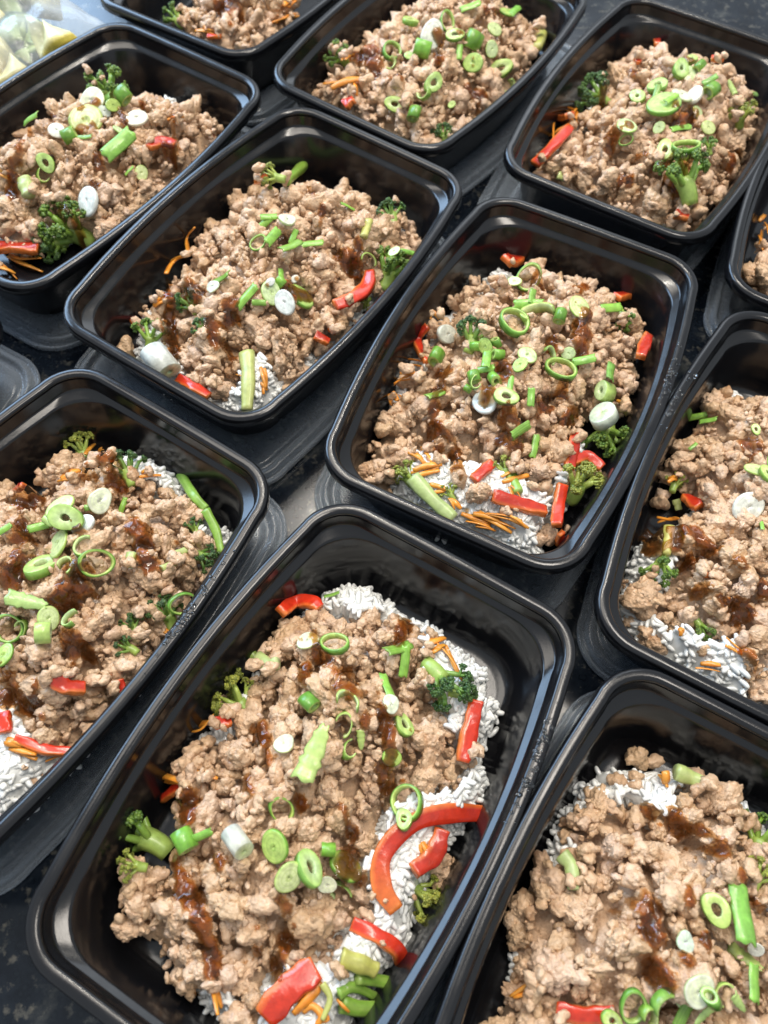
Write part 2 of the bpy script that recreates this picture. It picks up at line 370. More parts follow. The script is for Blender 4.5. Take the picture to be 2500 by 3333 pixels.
# ------------------------------------------------------------------ survey of the food: outlines and places, in photo tiles
MEAT = {
'A': [('R4', [(640,230),(700,215),(760,250),(820,270),(880,200),(960,160),(1060,165),(1110,230),(1180,270),(1270,300),(1290,350),(1400,400),(1440,450),(1420,520),(1380,560),(1410,610),(1380,680),(1400,740),(1330,800),(1260,790),(1180,800),(1160,870),(1150,930),(1090,960),(1060,1030),(1030,1150),(960,1160),(900,1100),(800,1050),(700,1040),(620,1040),(560,1040),(480,980),(420,1000),(360,1110),(280,1130),(215,1060),(240,960),(290,850),(360,760),(420,700),(420,620),(480,560),(480,480),(550,420),(600,330)])],
'B': [('21', [(0,690),(100,690),(200,670),(330,660),(380,620),(470,600),(600,610),(670,670),(760,640),(850,620),(950,650),(1050,700),(1130,740),(1190,790),(1100,850),(1130,930),(1140,1000),(1080,1100),(1160,1130),(1240,1190),(1310,1280),(1270,1400),(1350,1450),(1400,1470),(1400,1540),(1480,1540),(1480,1620)]),
      ('31', [(1380,90),(1300,160),(1080,150),(900,250),(860,430),(800,560),(720,600),(760,750),(810,880),(780,970),(640,1060),(560,1140),(540,1330),(450,1280),(330,1260),(250,1300),(80,1450),(40,1659),(0,1850)]),
      ('30', [(1600,1850),(1500,1620),(1480,1500),(1380,1390),(1230,1400),(1210,1560),(1110,1570),(1020,1470),(1020,1250),(970,1180),(880,1170),(790,1100),(710,1000),(700,880),(730,750),(800,690),(1000,650),(1150,560),(1080,420),(1060,330),(1100,230),(1200,130),(1260,80),(1050,20)]),
      ('20', [(1080,1610),(1200,1540),(1270,1430),(1500,1400),(1480,1300),(1600,1250),(1640,1100),(1640,1000),(1640,860),(1620,760)])],
'C': [('01', [(0,1220),(100,1170),(330,1160),(420,1130),(440,1180),(520,1180),(590,1150),(650,1120),(670,1200),(760,1240),(800,1300),(820,1360),(950,1340),(1040,1370),(1080,1470),(1060,1530),(1100,1560),(1040,1659)]),
      ('11', [(780,140),(640,200),(560,300),(700,330),(680,420),(540,470),(470,500),(360,580),(500,590),(400,680),(290,720),(270,800),(170,830),(60,680),(20,650)]),
      ('10', [(1560,770),(1560,850),(1400,890),(1290,850),(1180,780),(1160,720),(1050,560),(1060,430),(900,440),(880,380),(980,330),(920,310),(820,260),(790,150),(850,140),(960,170),(1040,180),(1110,110),(1200,40)]),
      ('00', [(1260,1560),(1250,1480),(1390,1400),(1440,1380),(1500,1310),(1580,1250),(1650,1200)])],
'D': [('10', [(0,1480),(80,1470),(110,1510),(200,1530),(190,1380),(280,1310),(320,1220),(400,1230),(450,1290),(540,1340),(700,1390),(780,1400),(850,1440),(960,1430),(1080,1470),(1200,1490),(1250,1540),(1260,1650)]),
      ('20', [(1260,100),(1380,120),(1420,280),(1300,320),(1400,360),(1340,470),(1250,480),(1270,560),(1130,640),(1060,780),(1050,850),(1000,950),(920,1060),(830,1120),(760,1220),(680,1330),(600,1420),(520,1530),(300,1590),(240,1560),(100,1400),(90,1320),(0,1300),(-200,1300),(-300,600),(-200,-300)])],
'E': [('00', [(0,850),(60,790),(160,820),(230,730),(260,640),(300,580),(420,580),(470,600),(560,580),(620,590),(700,600),(870,610),(940,610),(1000,600),(1100,640),(1180,650),(1200,600),(1290,600),(1350,670),(1430,740),(1490,770),(1400,880),(1250,1010),(1100,1150),(900,1310),(750,1440),(680,1490),(560,1430),(270,1400),(260,1540),(180,1560),(60,1570),(0,1480),(-150,1400),(-200,1000)])],
'F': [('01', [(360,570),(380,470),(470,400),(560,390),(650,310),(580,250),(570,180),(690,190),(690,120),(820,40),(1000,30),(1050,0),(1100,-100),(1500,-200),(1750,-100)]),
      ('02', [(60,50),(110,110),(220,150),(160,330),(50,470)]), ('01', [(1570,640),(1480,740),(1350,850),(1250,900),(1120,920),(1020,890),(850,800),(700,730),(640,700),(540,610)])],
'G': [('02', [(650,300),(740,270),(760,320),(880,300),(960,270),(1040,260),(1160,260),(1250,330),(1300,400),(1370,440),(1500,500),(1600,470),(1659,470),(1720,600),(1690,700),(1620,850),(1610,1000),(1540,1040),(1440,1170),(1370,1290),(1350,1430),(1260,1440),(1170,1480),(1130,1450),(1020,1370),(960,1420),(850,1400),(700,1330),(530,1240),(390,1180),(250,1120),(130,1070),(250,960),(330,900),(380,840),(460,740),(600,640),(590,560),(640,400)])],
'H': [('12', [(1290,930),(1340,880),(1370,800),(1430,790),(1490,890),(1600,900),(1659,900),(1900,950),(1990,1300)]),
      ('22', [(1990,300),(1900,900),(1659,1200),(1580,1180),(1500,900),(1480,830),(1300,860),(1200,800),(1150,770),(1050,760),(950,680),(830,640),(720,560),(760,480),(770,360),(850,380),(1000,480),(1060,330),(1150,120),(1140,40)]),
      ('12', [(1240,1600),(1250,1480),(1000,1380),(1000,1300),(1080,1200),(1100,1160),(1220,1170),(1250,1020)])],
'I': [('32', [(470,150),(590,150),(720,190),(810,140),(900,200),(980,300),(1050,280),(1060,130),(1130,60),(1240,90),(1290,70),(1400,80),(1500,130),(1560,200),(1620,290),(1659,400),(1800,600),(1900,1200),(1900,1900),(0,1900),(-100,1800),(-20,1500),(20,1300),(40,1100),(40,900),(100,800),(200,640),(330,640),(430,560),(430,460),(290,420),(300,390),(400,300),(480,260),(430,240)])],
'J': [('00', [(1080,70),(1200,60),(1300,-50),(1700,-150),(1900,-150)]), ('01', [(300,0),(230,80),(130,180)]), ('00', [(1659,290),(1500,290),(1430,230),(1300,180),(1200,160)])],
'K': [('12', [(1520,120),(1560,60),(1620,0),(1660,-200),(1800,-200),(1900,60),(1800,240),(1659,240),(1560,200)])]}
RICE = {
'B': [('21', [(380,560),(450,490),(560,440),(620,415),(760,450),(900,560),(1000,640),(1180,700),(1270,790),(1400,900),(1555,1010),(1545,1160),(1625,1210),(1590,1400),(1520,1480),(1520,1620)]), ('31', [(1565,40),(1540,230),(1350,410),(1250,500),(1060,950),(1030,1160),(900,1300),(640,1640),(600,1900)]),
      ('30', [(1700,1900),(1440,1700),(1310,1580),(1230,1430),(1300,1000),(1100,700),(1200,300)]), ('20', [(1200,1480),(1400,1320)]), ('21', [(0,1000),(200,700)])],
'A': [('R4', [(780,190),(900,240),(1150,900),(1200,960),(1210,1010),(1180,1080),(1000,1300),(1010,1410),(850,1400),(740,1330),(560,1300),(430,1200),(330,1130),(340,1020),(370,1000),(330,800),(360,660),(440,560),(550,400)])],
'C': [('10', [(880,480),(840,560),(1000,800),(1250,900),(1400,970),(1580,1040)]), ('11', [(0,1050),(100,1000),(200,840),(700,300)]), ('01', [(1120,1530),(1080,1560),(900,1400),(300,1300),(0,1350)]), ('10', [(900,300)])],
'D': [('10', [(780,1260),(850,1210),(960,1240),(1000,1300),(1080,1330),(1150,1390),(1250,1560)]), ('20', [(1390,30),(1480,80),(1490,180),(1440,300),(1200,500),(800,1200),(420,1650)]), ('30', [(200,200),(30,340),(-100,400),(-200,0)]), ('20', [(-200,1000),(0,700),(300,-100)])],
'E': [('00', [(1000,620),(1170,610),(1190,650),(1300,800),(500,1450),(60,1580),(-100,1450),(0,900),(500,700)])],
'G': [('02', [(540,530),(580,480),(700,400),(1380,470),(1450,500),(1300,900),(1100,1490),(980,1430),(220,920),(200,950),(540,640)])],
'H': [('12', [(1470,800),(1580,850),(1560,920),(1700,1000)]), ('22', [(1900,900),(1659,1280),(1550,1270),(1280,1100),(1200,1040),(1050,960),(720,650),(720,590),(790,330),(850,170),(930,160),(1200,0)]), ('12', [(1250,1500),(1350,950)])],
'I': [('32', [(470,50),(560,50),(640,-30),(900,-20),(1000,-20),(1280,30),(1350,60),(1500,100),(1560,190),(1630,210),(1659,300),(1900,600),(1900,1900),(0,1900),(50,1100),(130,1130),(280,500),(400,200),(470,170)])]}
# single clumps outside the heaps: tile, x, y, diameter
CLUMP = {
'A': [('R4',710,1150,115),('R4',830,1220,65),('R4',1000,1330,110),('R4',960,1350,70),('R4',1080,1310,50),('R4',1090,1090,70),('R4',1190,1070,70),('R4',270,1060,120),('R4',330,1090,70),('R4',630,1090,80)],
'B': [('30',810,350,120),('31',1200,640,190),('31',1190,760,110),('31',1300,620,80),('30',690,800,80),('20',1410,1230,130),('21',1360,1470,120),('21',1440,1540,100)],
'C': [('10',830,610,130),('11',640,330,130),('11',560,430,150),('11',440,600,110)],
'D': [('30',210,60,150),('20',1230,420,170),('20',1000,790,130),('20',130,1360,140)],
'E': [('10',-10,60,60)], 'F': [('01',450,450,120)], 'G': [('02',455,520,60),('02',450,590,90),('02',1200,1440,110)],
'H': [('12',990,1600,130),('12',990,1560,110),('22',800,710,130),('22',900,820,180),('22',960,880,170),('22',1030,920,80),('22',1250,910,90),('22',1310,1080,90),('22',1620,1200,130),('12',1180,1520,100)],
'I': [('32',690,70,130),('32',820,60,110),('32',830,110,90),('22',830,1600,170),('22',950,1630,120),('32',540,180,120),('32',360,450,140)]}
# scallions: tile, x, y, diameter, kind   r thin ring  R thick ring  t tube on its side  w white coin  p pale coin  c curl  l leaf  b standing barrel
SCAL = {
'B': [('21',520,870,185,'r'),('21',345,850,140,'P'),('21',930,900,190,'s',40),('21',975,985,180,'s',92),('21',862,1150,180,'s',88),('21',885,1260,110,'P'),('21',355,1250,170,'t',-40),('21',600,1260,150,'c'),('21',580,1390,160,'c'),('21',965,1400,150,'R'),('21',690,1490,120,'l'),('21',390,1580,330,'l'),('21',610,1560,130,'c'),('21',890,1610,120,'g'),('21',500,550,95,'s',0),('21',190,1520,140,'P'),
      ('31',170,270,175,'r'),('31',990,225,215,'r'),('31',970,335,130,'R'),('31',130,510,200,'g'),('31',350,650,220,'R'),('31',220,710,190,'p'),('31',590,640,230,'g'),('31',475,530,130,'t'),('31',555,800,150,'c'),('31',470,760,110,'P'),('30',1200,470,200,'t'),('30',1310,440,150,'s',30),('30',1545,480,230,'W',-50)],
'A': [('R4',920,260,110,'r'),('R4',860,275,55,'p'),('R4',935,340,70,'s',80),('R4',920,370,110,'s',0),('R4',965,420,130,'c'),('R4',860,445,125,'r'),('R4',1050,420,85,'t'),('R4',1130,383,95,'p'),('R4',580,495,110,'w'),('R4',537,590,95,'t',65),('R4',740,545,65,'g'),('R4',700,545,60,'t'),('R4',785,530,60,'t'),('R4',745,600,85,'s',80),('R4',792,580,65,'t'),('R4',730,642,90,'s',0),('R4',692,672,65,'t'),('R4',778,682,70,'t'),('R4',668,722,55,'t'),('R4',738,775,130,'w'),('R4',825,755,95,'R'),('R4',845,700,65,'s',80),('R4',930,757,70,'s',85),('R4',915,582,75,'p'),('R4',885,622,65,'g'),('R4',1000,590,75,'c'),('R4',1085,575,55,'p'),('R4',1055,640,120,'r'),('R4',1150,602,85,'s',10),('R4',1260,652,90,'s',70),('R4',1238,735,110,'b'),('R4',1233,835,120,'V'),('R4',885,895,95,'s',35),('R4',945,960,95,'s',80),('R4',1262,385,90,'s',15),('R4',530,745,85,'s',40),('R4',700,695,60,'c')],
'C': [('01',600,1340,105,'s',20),('01',90,1410,100,'s',10),('01',210,1430,100,'P'),('01',55,1460,130,'s',50),('01',115,1540,140,'s',60),('01',230,1600,150,'s',45),('01',365,1585,145,'s',10),('01',20,1580,110,'r'),('01',905,1635,80,'p'),('01',995,1640,90,'s',0),('01',250,1540,90,'s',70),
      ('10',1440,150,140,'s',-10),('10',1605,270,170,'s',45),('10',1385,205,80,'P'),('10',1045,690,260,'W',-58),('11',170,130,110,'s',88),('11',100,175,70,'w'),('11',105,245,150,'p'),('11',195,310,180,'w'),('11',295,270,180,'g'),('11',25,310,85,'s',0),('11',262,155,60,'w'),('11',735,45,105,'c'),('11',165,175,90,'t')],
'D': [('10',390,1640,190,'p'),('10',650,1600,150,'P'),('10',600,1640,90,'s',10),('10',800,1630,100,'s',80),('20',430,50,200,'R'),('20',320,80,110,'l'),('20',540,95,170,'w'),('20',250,110,120,'s',20),('20',380,220,190,'p'),('20',270,370,210,'R'),('20',560,240,150,'c'),('20',430,370,140,'c'),('20',625,345,205,'r'),('20',180,600,230,'l'),('20',60,770,185,'r'),('20',140,770,110,'c'),('20',315,705,150,'p'),('20',280,800,180,'b'),('20',460,710,120,'c'),('20',1190,610,175,'r'),('20',25,945,150,'g'),('20',20,130,110,'s',40)],
'E': [('00',200,770,130,'s',0),('00',600,650,150,'P'),('00',680,640,110,'s',0),('00',800,620,140,'t'),('00',735,685,90,'g'),('00',560,780,200,'p'),('00',680,725,90,'w'),('00',890,770,150,'w'),('00',780,850,90,'p'),('00',370,850,120,'w'),('00',450,880,120,'t'),('00',550,890,90,'s',0),('00',300,1060,120,'R'),('00',770,940,220,'s',55),('00',280,1135,110,'c'),('00',840,1110,70,'s',40),('00',920,1125,90,'p'),('00',575,1310,210,'w')],
'F': [('01',1010,140,115,'R'),('01',1250,140,120,'r'),('01',1150,230,200,'w'),('01',890,330,135,'r'),('01',870,410,80,'c'),('01',1090,320,150,'t'),('01',1000,360,60,'g'),('01',1400,40,125,'s',20),('01',1560,190,90,'p'),('01',1420,270,180,'t'),('01',1330,340,90,'s',85),('01',1300,230,110,'R'),('01',1540,320,95,'p'),('01',1420,410,120,'g'),('01',1600,450,140,'R'),('01',1160,540,125,'R'),('01',1100,600,100,'c'),('01',910,680,120,'R'),('01',1035,740,125,'t'),('01',1640,560,90,'c'),('01',1280,680,50,'g'),('02',30,70,130,'s',60),('01',1640,80,100,'g')],
'G': [('02',1180,390,90,'R'),('02',1110,450,120,'R'),('02',1165,485,100,'p'),('02',1230,450,120,'t'),('02',1310,590,115,'t'),('02',1300,520,90,'s',20),('02',960,560,130,'R'),('02',830,630,100,'R'),('02',955,600,90,'s',70),('02',1120,620,150,'P'),('02',1200,620,150,'w'),('02',1000,680,200,'g'),('02',760,820,140,'p'),('02',755,910,85,'r'),('02',970,830,75,'p'),('02',1110,830,140,'s',20),('02',1145,955,165,'r'),('02',1010,980,135,'R'),('02',1290,830,90,'p'),('02',1440,570,90,'l'),('02',1590,610,80,'s',30),('02',1220,730,80,'p'),('02',1050,640,100,'s',40)],
'H': [('12',1220,1050,110,'s',10),('12',1290,1075,100,'s',-20),('12',1600,1135,70,'R'),('12',1610,1400,150,'p'),('12',1670,1420,110,'R'),('12',1550,1640,230,'w'),('22',1640,100,70,'s',80),('12',1190,1245,60,'s',30),('12',1690,1350,90,'s',60)],
'I': [('32',1340,920,200,'R'),('32',1510,950,320,'s',80),('32',1530,1240,200,'l'),('32',1600,1180,110,'w'),('32',1590,1400,200,'s',70),('32',1230,1450,190,'P'),('32',800,1550,200,'r'),('32',1010,1540,200,'c'),('32',1130,1600,170,'s',60),('32',1310,1500,160,'t'),('32',1400,1480,150,'c'),('32',660,1640,140,'R'),('32',1140,1130,120,'P'),('32',1480,1520,140,'l'),('32',900,1620,150,'c'),('32',1250,1610,150,'l')]}
# broccoli florets: tile, head x, y, stalk x, y, head width, look (0 dark 1 mid 2 yellow)
BROC = {
'B': [('30',900,440,1130,570,330,1),('30',860,630,1020,660,150,2),('21',1230,1120,1130,1000,270,0),('21',1360,1190,1220,1180,150,0),('20',1500,1020,1600,1000,200,2),('20',1540,1240,1620,1330,240,2),('31',1080,830,1000,760,220,2),('20',1600,900,1650,950,170,0)],
'A': [('R4',1240,925,1240,860,170,1),('R4',1130,1110,1090,1200,150,2),('R4',1320,430,1300,380,80,1),('R4',690,500,670,560,120,0),('R4',410,1080,510,1180,100,2),('R4',590,1150,620,1190,60,2),('R4',820,1050,860,1120,80,2)],
'C': [('01',110,1150,240,1150,130,2),('01',890,1390,900,1470,140,0),('01',700,1170,720,1220,80,0),('11',880,90,800,270,220,1),('10',980,520,960,640,170,1),('10',1230,310,1280,360,140,0),('10',1310,480,1330,520,110,0),('11',725,310,760,260,70,2)],
'D': [('10',820,1390,850,1460,190,0),('10',530,1250,560,1330,160,2),('20',1080,670,1100,720,190,0),('20',860,745,880,800,120,0),('20',820,890,860,910,130,0),('20',1330,310,1250,250,150,0),('20',1260,110,1300,200,100,0)],
'E': [('00',700,565,720,640,200,1),('00',430,1490,590,1560,290,1),('00',330,1590,420,1560,170,0)],
'F': [('01',540,360,600,400,130,1),('01',1220,870,1240,920,110,0)],
'G': [('02',1120,1150,1210,1350,270,1),('02',560,620,640,650,200,0),('02',1510,740,1500,820,140,2),('02',1290,950,1310,1000,90,1)],
'H': [('22',970,370,1020,250,180,1),('22',1250,770,1210,700,130,1),('12',1080,1480,1060,1540,110,2)],
'I': [('32',1640,450,1600,560,260,1),('32',1620,690,1600,760,160,2)],
'J': [('00',1140,110,1180,150,120,1)]}
# cut broccoli stalks: tile, path, width, tone 0 green 1 pale 2 yellowish
STEM = {
'B': [('31',[(560,1530),(700,1560),(900,1540),(950,1440),(820,1390),(660,1370)],110,0),('31',[(540,1470),(640,1420),(780,1480)],80,0),('31',[(560,1230),(690,1270),(790,1310)],140,2),('21',[(20,960),(90,1010),(150,990)],110,1),('31',[(440,1400),(490,1500),(440,1640)],50,2)],
'A': [('R4',[(440,1090),(520,1180),(610,1260)],75,1),('R4',[(840,1060),(880,1150)],50,0),('R4',[(860,270),(880,290)],40,2)],
'C': [('01',[(360,1010),(290,1100),(200,1180)],85,0),('01',[(740,1440),(710,1540)],70,2),('10',[(1610,640),(1620,800),(1610,1010)],110,1)],
'D': [('10',[(1180,1430),(1260,1560),(1340,1650)],75,0),('20',[(1340,0),(1410,140),(1440,280)],70,0),('20',[(1120,300),(1250,240)],60,1),('20',[(860,280),(840,370)],80,1),('20',[(1050,380),(1180,330)],50,1)],
'E': [('00',[(160,1170),(190,1270)],110,1)], 'F': [('02',[(220,190),(180,310)],90,2)],
'G': [('02',[(310,1140),(370,1170)],60,1),('02',[(410,680),(450,670)],50,2)],
'H': [('22',[(1040,110),(1020,290)],80,2),('22',[(1140,150),(1150,210)],60,2),('12',[(1080,1590),(1100,1659)],60,1)],
'I': [('32',[(1080,20),(1180,60),(1270,110)],120,1),('32',[(340,560),(400,640),(415,790)],110,1)]}
# bell pepper strips: tile, path, width
PEP = {
'B': [('21',[(170,660),(260,600),(370,600),(420,640)],110),('21',[(1440,1240),(1400,1420),(1350,1640)],130),('31',[(1520,300),(1300,290),(1080,330),(910,450),(820,600),(830,780),(920,920)],150),('31',[(1220,400),(1160,560),(1030,670)],150),('31',[(630,1010),(790,1090),(920,1180),(950,1270)],120),('31',[(400,1300),(230,1430),(60,1620)],230),('20',[(1390,1390),(1500,1370)],100),('30',[(1060,200),(1180,110),(1300,70)],80)],
'A': [('R4',[(830,190),(890,180)],80),('R4',[(770,290),(820,270)],50),('R4',[(1285,340),(1365,325)],58),('R4',[(1415,500),(1385,590)],60),('R4',[(500,460),(455,520),(500,610)],48),('R4',[(1115,910),(1090,1050)],58),('R4',[(1080,1040),(1160,1000),(1225,1050)],55),('R4',[(770,1165),(880,1200),(990,1230)],72),('R4',[(1060,1120),(1045,1200),(1035,1290)],62),('R4',[(770,1030),(690,1100)],58),('R4',[(1055,1320),(1045,1370)],40)],
'C': [('11',[(750,110),(730,200),(640,280),(520,330)],110),('11',[(490,460),(530,500)],80),('11',[(390,520),(480,570)],80),('10',[(1160,800),(1260,860),(1360,920)],90),('10',[(865,410),(880,470)],50),('01',[(10,1190),(60,1150)],60)],
'D': [('20',[(340,1100),(430,1150),(550,1160)],120),('20',[(590,1100),(720,1100)],80),('20',[(780,1100),(800,1180)],60),('20',[(20,1320),(30,1450)],120),('10',[(100,1530),(150,1500)],60),('20',[(100,1480),(300,1560),(470,1570)],80)],
'E': [('00',[(970,960),(1050,920),(1140,940)],80),('00',[(1390,860),(1360,900)],50),('00',[(0,1610),(120,1610),(250,1620)],110)],
'F': [('01',[(580,690),(640,640)],100),('01',[(960,660),(1010,670)],50),('02',[(160,175),(200,170)],40)],
'G': [('02',[(975,140),(945,200),(960,290)],62),('02',[(1310,380),(1390,385)],55),('02',[(815,380),(845,410)],40),('02',[(540,560),(440,640),(370,690)],75),('02',[(390,830),(270,960),(160,1070)],85),('02',[(320,780),(390,750)],90),('02',[(1070,1390),(1160,1420)],80)],
'H': [('12',[(1140,1570),(1230,1640)],100),('22',[(1250,380),(1300,430)],80)],
'I': [('32',[(300,1570),(470,1610),(680,1600)],130)], 'J': [('00',[(1350,240),(1440,235)],40)]}
# carrot shreds: tile, path, width
CAR = {
'B': [('20',[(1195,1430),(1290,1400),(1380,1380)],60),('30',[(1045,45),(1130,70),(1245,110)],70),('30',[(1300,30),(1390,50)],70),('30',[(1360,1385),(1410,1460),(1445,1555)],70),('31',[(1090,480),(1120,560),(1110,640)],60),('31',[(430,1390),(350,1500),(250,1600)],80),('31',[(310,1590),(370,1550),(430,1610),(400,1680)],60),('31',[(560,1520),(600,1590)],50),('21',[(1240,880),(1290,1000),(1350,1110)],42),('21',[(1110,880),(1230,830)],80),('21',[(1130,930),(1200,900)],70),('21',[(1040,1110),(1130,1065)],35)],
'A': [('R4',[(380,625),(480,630)],28),('R4',[(385,655),(470,665)],28),('R4',[(350,690),(450,680)],28),('R4',[(360,700),(420,670)],24),('R4',[(335,725),(350,790)],30),('R4',[(355,735),(375,770)],28),('R4',[(510,400),(550,430)],26),('R4',[(480,970),(520,1030)],34),('R4',[(450,990),(490,1040)],28),('R4',[(440,1060),(560,1035)],34),('R4',[(450,1085),(550,1060)],30),('R4',[(510,1120),(580,1140)],30),('R4',[(810,1110),(920,1080)],30),('R4',[(590,1180),(640,1220)],30),('R4',[(640,1240),(760,1290)],32),('R4',[(690,1240),(800,1270)],32),('R4',[(720,1250),(850,1320)],30),('R4',[(740,1240),(890,1280)],30),('R4',[(700,1290),(780,1310)],30),('R4',[(840,1260),(920,1300)],28),('R4',[(840,1130),(860,1190)],24),('R4',[(1420,700),(1380,780)],14),('R4',[(1285,770),(1330,805)],20)],
'C': [('00',[(1250,1460),(1215,1540),(1230,1640)],40),('00',[(1105,1490),(1130,1600)],34),('10',[(1220,0),(1130,60),(1080,120)],45),('11',[(60,740),(70,860)],50),('11',[(40,830),(80,880)],40),('10',[(1000,330),(1090,300)],60),('10',[(1590,820),(1659,810)],40)],
'D': [('10',[(490,1120),(560,1160)],45),('10',[(580,1200),(610,1100)],45),('10',[(620,1230),(660,1100)],55),('10',[(560,1260),(600,1230)],50),('10',[(650,1180),(760,1160)],50),('10',[(690,1110),(720,1150)],45),('10',[(730,1240),(870,1180)],40),('10',[(640,1280),(700,1210)],50),('10',[(670,1150),(690,1090)],40),('10',[(530,1180),(580,1130)],40),('10',[(920,1415),(1000,1410)],45),('10',[(400,1460),(520,1400)],70),('10',[(620,1350),(740,1330)],70),('20',[(30,1520),(140,1530)],60),('20',[(70,1550),(240,1590)],60),('20',[(330,1580),(470,1610)],60),('20',[(590,1400),(530,1500)],35),('20',[(1070,800),(1130,770)],50),('20',[(890,820),(930,770)],40)],
'E': [('00',[(1090,780),(1190,765)],50),('00',[(0,1100),(60,1150)],50),('10',[(50,10),(160,70),(280,110)],45),('10',[(0,80),(100,120)],50)],
'F': [('01',[(495,575),(590,540),(690,510)],60),('01',[(570,340),(640,370)],50),('01',[(650,530),(660,620)],50),('01',[(610,400),(630,350)],35)],
'G': [('02',[(240,880),(260,760),(340,710),(430,730),(430,770)],32),('02',[(360,720),(400,790),(300,860),(230,900)],32),('02',[(300,740),(380,740),(390,800)],28),('02',[(520,450),(555,410)],40)],
'H': [('12',[(1030,1460),(1090,1465)],50),('22',[(960,80),(1060,60),(1130,80)],40),('22',[(1100,770),(1110,820)],40),('22',[(1240,1000),(1370,1010)],50),('22',[(1400,880),(1480,930),(1600,1000)],32)],
'I': [('32',[(140,1390),(230,1370)],90),('32',[(1010,20),(1010,100)],80),('32',[(480,510),(490,570)],40),('32',[(20,1480),(140,1460)],60)],
'J': [('00',[(1270,200),(1390,220)],45),('00',[(1330,190),(1420,210)],35),('01',[(140,150),(260,100)],70),('01',[(210,40),(260,0)],60)],
'K': [('02',[(1620,1440),(1659,1400)],40),('02',[(1640,1500),(1620,1600)],40),('02',[(1659,1450),(1680,1520)],40)]}
